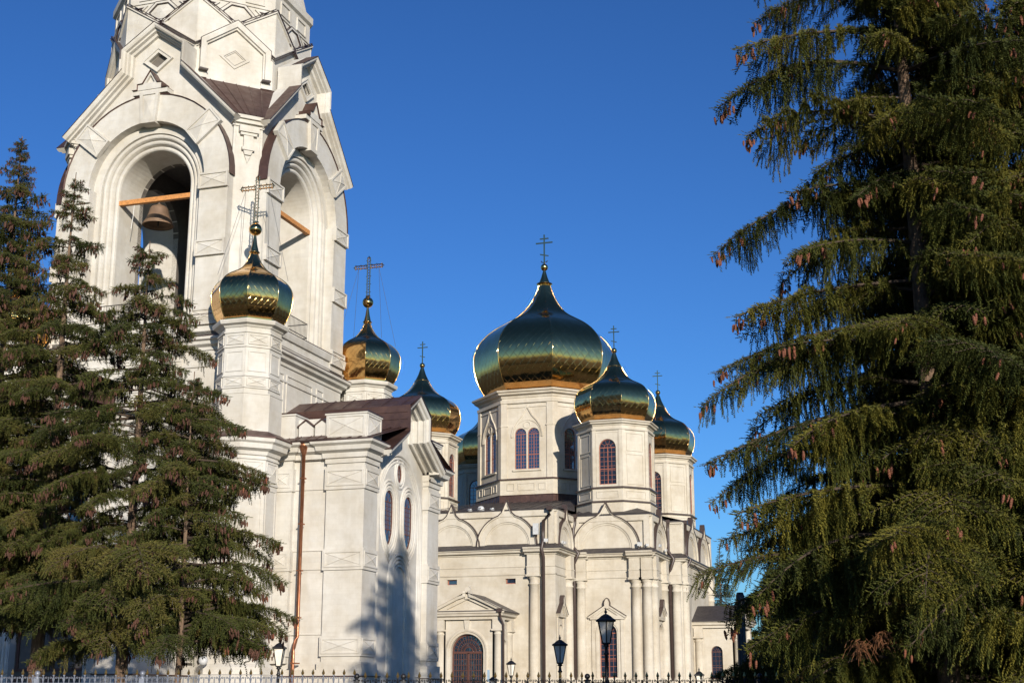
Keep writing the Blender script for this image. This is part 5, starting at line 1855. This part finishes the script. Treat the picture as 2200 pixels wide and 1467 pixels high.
def branch_mesh(name, L, seed, mats, hang=.5, ncone=0, dens=1.0, droop=.16, lift=.10, bare=.14):
    rng = random.Random(seed)
    b = MB()
    wob = rng.uniform(-.06, .06)
    def ax(t):
        return Vector((L * t, L * wob * math.sin(3 * t) , L * (lift * math.sin(PI * .9 * t) - droop * t ** 2.6)))
    ph1, ph2 = rng.uniform(0, 6), rng.uniform(0, 6)
    def clump(t):
        return max(.25, .85 + .45 * math.sin(L * 3.1 * t + ph1) + .30 * math.sin(L * 7.3 * t + ph2))
    N = 12
    pts = [tuple(ax(i / N)) for i in range(N + 1)]
    b.mi = 0
    b.tube(pts, [(.010 + .011 * L) * (1 - .86 * i / N) for i in range(N + 1)], 5)
    axes = [(ax, 1.0, L, .12)]
    # side branches
    step = .125 / dens
    t = bare * (1 if L > 1.2 else .5)
    side = 1
    secs = []
    while t < .985:
        p = ax(t)
        ls = min(.36 * L, 1.15) * (math.sin(PI * min(1, (t * .82 + .16))) ** .8) * rng.uniform(.65, 1.15)
        if t > .8: ls *= 1.0 - (t - .8) * 3.2
        ls = max(.12, ls)
        an = R(rng.uniform(42, 68)) * side
        d0 = (ax(min(1, t + .02)) - ax(t - .02)).normalized()
        ca, sa = math.cos(an), math.sin(an)
        dx = Vector((d0.x * ca - d0.y * sa, d0.x * sa + d0.y * ca, d0.z * .4 + rng.uniform(-.18, .08)))
        dx.normalize()
        secs.append((p, dx, ls, t))
        side = -side
        t += step / L * rng.uniform(.7, 1.3)
    for p, dx, ls, t in secs:
        f = lambda s_, p=p, dx=dx, ls=ls: p + dx * (ls * s_) + Vector((0, 0, -.30 * ls * s_ ** 2))
        b.mi = 0
        b.tube([tuple(f(0)), tuple(f(.5)), tuple(f(1))], [.0075 + .004 * L * .3, .006, .003], 3)
        n = max(1, int(ls / (.060 / dens)))
        for k in range(n + 1):
            s_ = (k + rng.uniform(-.3, .3)) / max(1, n)
            s_ = min(1, max(0.04, s_))
            q = f(s_)
            h = hang * rng.uniform(.35, 1.15) * (1 - .45 * s_) * (.45 + .75 * math.sin(PI * min(.95, t * .8 + .12)))
            h *= clump(t + s_ * .15)
            twig(b, q, Vector((dx.x * .5 + rng.uniform(-.35, .35), dx.y * .5 + rng.uniform(-.35, .35), -.9)).normalized(), h, rng)
            for _k in range(2):
                shoot(b, q, Vector((dx.x + rng.uniform(-.5, .5), dx.y + rng.uniform(-.5, .5), rng.uniform(.0, .5))).normalized(), rng.uniform(.05, .13), rng)
    n = int(L / (.06 / dens))
    for k in range(n):
        t = bare * .8 + (1 - bare * .8) * (k + rng.random()) / n
        q = ax(min(1, t))
        h = hang * rng.uniform(.3, 1.0) * (.45 + .7 * math.sin(PI * min(.95, t * .85 + .08)))
        h *= clump(t)
        twig(b, q, Vector((rng.uniform(-.4, .5), rng.uniform(-.4, .4), -.9)).normalized(), h, rng)
        shoot(b, q, Vector((.9, rng.uniform(-.7, .7), rng.uniform(0, .5))).normalized(), rng.uniform(.05, .15), rng)
    ct = [min(1, max(.3, 1 - abs(rng.gauss(0, .14)))) for _ in range(max(1, ncone // 5))] + [rng.uniform(.4, .95)]
    for k in range(ncone):
        t = min(1, max(.2, rng.choice(ct) + rng.gauss(0, .05 / L)))
        q = ax(t) + Vector((rng.uniform(-.07, .07), rng.uniform(-.10, .10), -.02 - rng.random() * .16))
        cone_geo(b, q.x, q.y, q.z, rng.uniform(.11, .15), rng.uniform(.021, .027), rng, 2)
    b.mi = 0
    tip = ax(1)
    shoot(b, tip, Vector((1, 0, .1)).normalized(), .14, rng)
    me = b.to_mesh(name, mats)
    cc = [min(1, 1 - abs(rng.gauss(0, .05))), rng.uniform(.72, .9), rng.uniform(.45, .75)]
    return me, tip, [tuple(ax(min(1, cc[(0, 0, 1, 0, 2)[j % 5]] + rng.gauss(0, .012)))) for j in range(16)]

MG = [M['limb'], M['needles'], M['cone']]
MD = [M['limb'], M['needles_dry'], M['cone_dark']]
VAR = {}
def variants(key, mats, lens, k, hang, ncone, seed):
    VAR[key] = []
    for L in lens:
        for i in range(k):
            VAR[key].append((L,) + branch_mesh('branch', L, seed + int(L * 100) + i, mats, hang=hang * (.55 + .12 * L), ncone=int(ncone * (1 + .3 * L)), droop=.08 + .06 * (i % 3), lift=.03 + .045 * ((i * 2) % 3), bare=.28 if key == 'dry' else .17))
variants('green', MG, (1.0, 1.9, 3.0, 4.4), 4, .66, 3, 100)
variants('dry', MD, (.8, 1.5, 2.4, 3.4), 4, .40, 12, 500)
conem = MB(); cone_geo(conem, 0, 0, 0, .145, .026, random.Random(4), 0); CONE = conem.to_mesh('cone', M['cone'])

def pick(key, L, rng):
    best = min(abs(v[0] - L) for v in VAR[key])
    c = [v for v in VAR[key] if abs(v[0] - L) <= best + .01]
    return rng.choice(c)

def place_branch(tree, key, z0, az, L, dz, rng, r0=0.0, cones=0):
    """limb from the trunk at height z0 toward azimuth az, reach L, tip dz above/below its root"""
    Lv, me, tip, cpts = pick(key, L, rng)
    s_ = L / Lv
    natural = math.atan2(tip.z, tip.x)
    want = math.atan2(dz, L)
    pitch = -(want - natural)
    m = Matrix.Translation((r0 * math.cos(az), r0 * math.sin(az), z0)) @ Matrix.Rotation(az, 4, 'Z') @ Matrix.Rotation(pitch, 4, 'Y') @ Matrix.Rotation(rng.uniform(-.35, .35), 4, 'X') @ Matrix.Scale(s_, 4)
    o = link_mesh('branch', me, tree)
    o.matrix_local = m
    if cones:
        for k in range(cones):
            c = link_mesh('cone', CONE, o)
            q = Vector(cpts[k % len(cpts)]) + Vector((rng.uniform(-.08, .08), rng.uniform(-.14, .14), -.04 - rng.random() * .12))
            # keep cones hanging plumb whatever the limb's pitch
            c.matrix_local = Matrix.Translation(q) @ Matrix.Rotation(-pitch, 4, 'Y') @ Matrix.Rotation(rng.uniform(0, 6), 4, 'Z') @ Matrix.Scale(rng.uniform(.85, 1.15) / s_, 4)
    return o

def trunk(tree, H, r_, rng, lean=(0, 0)):
    b = MB(); b.smooth = True
    pts, rad = [], []
    for i in range(15):
        t = i / 14
        pts.append((lean[0] * t + .03 * math.sin(7 * t + r_ * 50), lean[1] * t + .03 * math.cos(5 * t), H * t))
        rad.append(max(.012, r_ * (1 - t) ** .85 * (1.25 if i == 0 else 1)))
    b.tube(pts, rad, 10)
    b.build('trunk', M['bark'], tree)

def spruce(label, x, y, H, rbase, key, seed, zmin=1.2, dens=1.0, skirt=4.0, taper=.85, trunk_r=None, dzk=-.16, skip=None, name='spruce_tree', top=6, group=None, irr=.28):
    rng = random.Random(seed)
    t = thing(name, label, 'tree', (x, y, 0), 0, group)
    trunk(t, H, trunk_r or (H * .012 + .04), rng)
    z = zmin
    a = rng.uniform(0, 6)
    while z < H - .25:
        f = (H - z) / H
        reach = skirt * (f ** taper) * (1.0 if z > 2.5 else .9)
        reach = max(.28, reach)
        n = 5 if reach > 1.0 else 4
        wh = rng.uniform(1 - irr, 1 + irr * .6)
        for k in range(n):
            a += 2.399 + rng.uniform(-.35, .35)
            L = max(.25, reach * wh * rng.uniform(1 - irr * 1.3, 1 + irr * .5))
            zz = z + rng.uniform(-.15, .2)
            aw_ = (a + PI) % (2 * PI) - PI
            if skip and skip(aw_, zz, L): continue
            up = (.25 if f < .12 else 0)
            place_branch(t, key, zz, aw_, L, L * (dzk + up + rng.uniform(-.10, .10)), rng)
        z += (.36 + .20 * f) / dens * rng.uniform(.8, 1.2) * (1 if reach > .8 else .7)
    place_branch(t, key, H - .55, rng.uniform(0, 6), .5, .5, rng)
    return t

VIEW = R(18)       # the camera looks 18 deg left of +Y; its left is the direction below
LEFT = math.atan2(-math.sin(VIEW), -math.cos(VIEW))
# --- the big right-hand spruce: its left limbs are set one by one
SX, SY = -.45, 25.1
def left_wedge(a, z, L):
    d = abs((a - LEFT + PI) % (2 * PI) - PI)
    return d < R(62) and L > 1.5
big = spruce('large green spruce with red-brown cones at its limb tips, filling the right', SX, SY, 20.9, 0, 'green', 7, zmin=1.6, dens=1.55, skirt=4.5, taper=.68, trunk_r=.25, dzk=-.14, skip=left_wedge)
rng = random.Random(71)
S_ = 3000.0 / 24.6
def limb(tip, root_y, root_x=1978, az=0.0, cones=10):
    """tip and root given by height on the trunk (metres) and reach to the left"""
    place_branch(big, 'green', root_y, LEFT + az, tip[0], tip[1] - root_y, rng, 0, cones)
LIMBS = [ # reach, tip height, root height, azimuth offset
    (2.75, 13.95, 14.3, .0), (3.25, 13.2, 13.8, .15), (3.5, 12.4, 12.95, -.1), (2.3, 12.0, 12.6, -.7), (3.1, 11.45, 11.85, .1), (2.2, 10.9, 11.9, -.5), (2.45, 10.35, 10.7, .2),
    (1.9, 10.0, 11.0, .7), (3.8, 9.35, 10.4, .0), (2.7, 8.9, 9.9, -.35), (2.6, 9.1, 9.6, .4), (3.5, 8.1, 8.9, .1), (2.6, 8.3, 8.7, -.5), (3.85, 7.2, 8.2, -.05), (3.0, 7.4, 7.7, .35),
    (4.1, 6.5, 7.6, .08), (3.3, 6.2, 7.0, -.35), (4.15, 5.5, 6.7, .0), (3.2, 5.6, 6.2, .5), (3.9, 4.95, 5.8, -.12), (3.7, 4.6, 5.2, .2), (3.4, 4.2, 4.8, -.4), (4.15, 3.6, 3.4, .05), (3.8, 4.2, 4.6, .0), (3.7, 3.2, 3.6, -.2),
    (3.6, 3.2, 4.2, .3), (3.7, 2.9, 3.6, -.15), (3.5, 2.4, 3.0, .15), (2.8, 2.0, 2.5, -.3), (3.0, 1.6, 2.1, .25),
    (3.3, 15.0, 15.6, .1), (2.7, 15.6, 16.2, -.2), (2.5, 16.3, 16.9, .3), (2.2, 17.0, 17.6, 0), (1.8, 17.9, 18.3, .2), (2.0, 17.4, 18.0, -.5), (1.5, 18.6, 19.0, .1), (1.1, 19.3, 19.6, 0)]
for i, (rch, tz, rz_, az) in enumerate(LIMBS):
    limb((rch, tz), rz_, az=az, cones=13 if i < 19 else 2)
# rusty dead twigs low in the big spruce
b = MB()
rr = random.Random(9)
for c in ((-1.75, 23.2, 2.45), (-1.42, 23.3, 2.6)):
    for k in range(46):
        a = rr.uniform(0, 6.28); L = rr.uniform(.12, .38)
        p = Vector(c) + Vector((rr.gauss(0, .07), rr.gauss(0, .07), rr.gauss(0, .06)))
        q = p + Vector((math.cos(a) * L * .6, math.sin(a) * L * .6, -L * rr.uniform(.3, 1)))
        b.tube([tuple(p), tuple((p + q) / 2 + Vector((0, 0, .04))), tuple(q)], [.006, .005, .003], 3)
o = b.build('dead_twigs', M['dry_twig'], big, loc=(-SX, -SY, 0)); o['kind'] = 'stuff'

spruce('green spruce behind the right edge of the view, next to the big cone-bearing spruce', 1.9, 25.8, 17.5, 0, 'green', 21, zmin=.9, dens=1.5, skirt=4.4, taper=.75, trunk_r=.22)
spruce('dark green spruce in the shade behind the lower right of the big spruce', -.2, 30.5, 17.5, 0, 'green', 33, zmin=.6, dens=1.4, skirt=4.4, taper=.8)
spruce('low green spruce behind the left skirt of the big spruce', -3.6, 36.0, 8.6, 0, 'green', 35, zmin=.5, dens=.9, skirt=3.0, taper=.8)
spruce('tall green spruce behind the far right edge, deep in the shade', 3.6, 31.5, 19.5, 0, 'green', 37, zmin=.6, dens=.85, skirt=4.4, taper=.8)
spruce('green spruce standing among the others low at the right', 1.2, 40.0, 9.5, 0, 'green', 39, zmin=.5, dens=.9, skirt=3.6, taper=.8)
spruce('dark spruce far behind, between the side porch and the big spruce', -6.0, 60.0, 10.5, 0, 'green', 61, zmin=.5, dens=.8, skirt=3.6, taper=.7)
spruce('farther dark spruce behind the two lanterns at the lower right', -2.6, 66.0, 12.5, 0, 'green', 62, zmin=.5, dens=.8, skirt=4.0, taper=.7)
spruce('dark spruce far behind the middle of the big spruce', 2.0, 62.0, 13.0, 0, 'green', 63, zmin=.5, dens=.8, skirt=4.2, taper=.7)
spruce('dark spruce far behind at the right edge, near the ground', 6.2, 60.0, 13.0, 0, 'green', 64, zmin=.5, dens=.8, skirt=4.4, taper=.7)
spruce('low dark spruce tucked behind the black-painted tree trunk', -6.2, 49.0, 7.4, 0, 'green', 66, zmin=.4, dens=1.0, skirt=3.0, taper=.6)
# --- left group
gl_ = 'cone-laden spruces before the bell tower'
spruce('tallest olive spruce at the left edge with bare trunk showing against the sky', -27.65, 34.65, 19.0, 0, 'dry', 41, zmin=3.9, dens=1.6, irr=.34, skirt=4.4, taper=.80, trunk_r=.21)
spruce('olive spruce with dense brown cones whose top stands before the left bell arch', -25.0, 33.94, 17.2, 0, 'dry', 43, zmin=4.0, dens=1.2, skirt=4.6, taper=.78, irr=.42, trunk_r=.22)
spc = spruce('olive spruce with brown cones, its blunt top just below the bell', -21.86, 33.38, 14.5, 0, 'dry', 45, zmin=3.3, dens=1.25, skirt=4.5, taper=.62, irr=.42, trunk_r=.2)
spd = spruce('rightmost and lowest olive spruce of the left group, limbs reaching over the lamp', -19.5, 32.3, 10.2, 0, 'dry', 47, zmin=3.2, dens=1.35, irr=.34, skirt=3.0, taper=.62, trunk_r=.10)
spruce('low olive spruce in shade at the lower left corner', -27.2, 33.6, 12.6, 0, 'dry', 48, zmin=3.9, dens=1.1, skirt=3.8, taper=.8)
RIGHT = R(18)
rng = random.Random(88)
for rch, tz, rz_, az in ((1.5, 8.6, 8.9, 0), (2.1, 7.4, 7.8, .05), (1.8, 7.0, 7.3, -.3), (1.6, 6.3, 6.6, .2), (2.6, 5.55, 6.0, -.05), (2.3, 5.1, 5.5, .25), (2.65, 4.55, 4.9, 0), (2.3, 4.2, 4.5, -.25), (1.7, 4.0, 4.2, .2), (3.0, 3.6, 3.7, .02), (2.5, 3.3, 3.4, -.2), (2.2, 2.95, 3.2, .1), (1.6, 2.9, 3.3, -.4)):
    place_branch(spd, 'dry', rz_, RIGHT + az, rch, tz - rz_, rng, 0, 3)
for rch, tz, rz_, az in ((2.1, 10.9, 11.2, .0), (2.6, 9.8, 10.3, -.1), (2.9, 8.95, 9.3, .05), (2.2, 9.3, 9.6, .3), (1.5, 12.1, 12.3, .0), (3.0, 8.2, 8.8, -.2)):
    place_branch(spc, 'dry', rz_, RIGHT + az, rch, tz - rz_, rng, 0, 3)
# --- distant conifer seen between cathedral and big spruce
VAR['blue'] = [(L, *branch_mesh('branch', L, 900 + int(L * 10), [M['bark'], M['needles_blue'], M['cone']], hang=.35, ncone=0, dens=.8, droop=.02, lift=.02)) for L in (1.5, 3.0)]
spruce('slender blue-green conifer far behind the side porch of the cathedral', -25.3, 149.5, 17.9, 0, 'blue', 51, zmin=1.5, dens=1.3, skirt=4.4, taper=.9, dzk=-.05)
spruce('second blue-green conifer far behind the cathedral, half hidden by the spruce', -15.5, 134, 14.5, 0, 'blue', 53, zmin=1.5, dens=.7, skirt=4.2, taper=.9, dzk=-.05)

# --- unseen tree belt added behind the camera for dome reflections; low trees beyond the cathedral
def woodland(name, label, spots, seed):
    rng = random.Random(seed)
    b = MB()
    for (x, y, h) in spots:
        b.mi = 0
        b.tube([(x, y, 0), (x + .2, y, h * .6), (x, y, h * .9)], [h * .022, h * .014, h * .004], 5)
        n = int(700)
        for k in range(n):
            t = rng.random() ** .8
            z = h * (.16 + .84 * t)
            rad = h * .30 * math.sin(PI * min(1, (1 - t) * .80 + .12)) * rng.uniform(.55, 1.05)
            a = rng.uniform(0, 6.283)
            p = Vector((x + rad * math.cos(a), y + rad * math.sin(a), z))
            s_ = h * .035 * rng.uniform(.6, 1.5)
            d1 = Vector((rng.gauss(0, 1), rng.gauss(0, 1), rng.gauss(0, .5))).normalized() * s_
            d2 = Vector((rng.gauss(0, 1), rng.gauss(0, 1), rng.gauss(0, 1))).normalized() * s_
            b.mi = 1
            b.mesh([tuple(p - d1), tuple(p + d2), tuple(p + d1), tuple(p - d2 * .6)], [(0, 1, 2, 3)])
    o = b.build(name, [M['bark'], M['needles']])
    props(o, label, 'wood', None, 'stuff')
rng = random.Random(5)
sp = []
for k in range(60):
    a = R(-175 + k * 5.9 + rng.uniform(-2, 2))
    if abs((a - R(108) + PI) % (2 * PI) - PI) < R(34): continue
    d = rng.uniform(88, 122)
    sp.append((-12 + d * math.cos(a), 30 + d * math.sin(a), rng.uniform(13, 19)))
woodland('woodland', 'loose belt of unseen green trees, added around the square for the dome reflections', sp, 3)
sp = [(-40 + k * 9 + rng.uniform(-3, 3), 215 + rng.uniform(-12, 12), rng.uniform(9, 13)) for k in range(12)]
woodland('woodland', 'low green trees far beyond the cathedral', sp, 8)
print('objects', len(bpy.data.objects), 'tris', sum(len(p.vertices) - 2 for me in bpy.data.meshes for p in me.polygons))
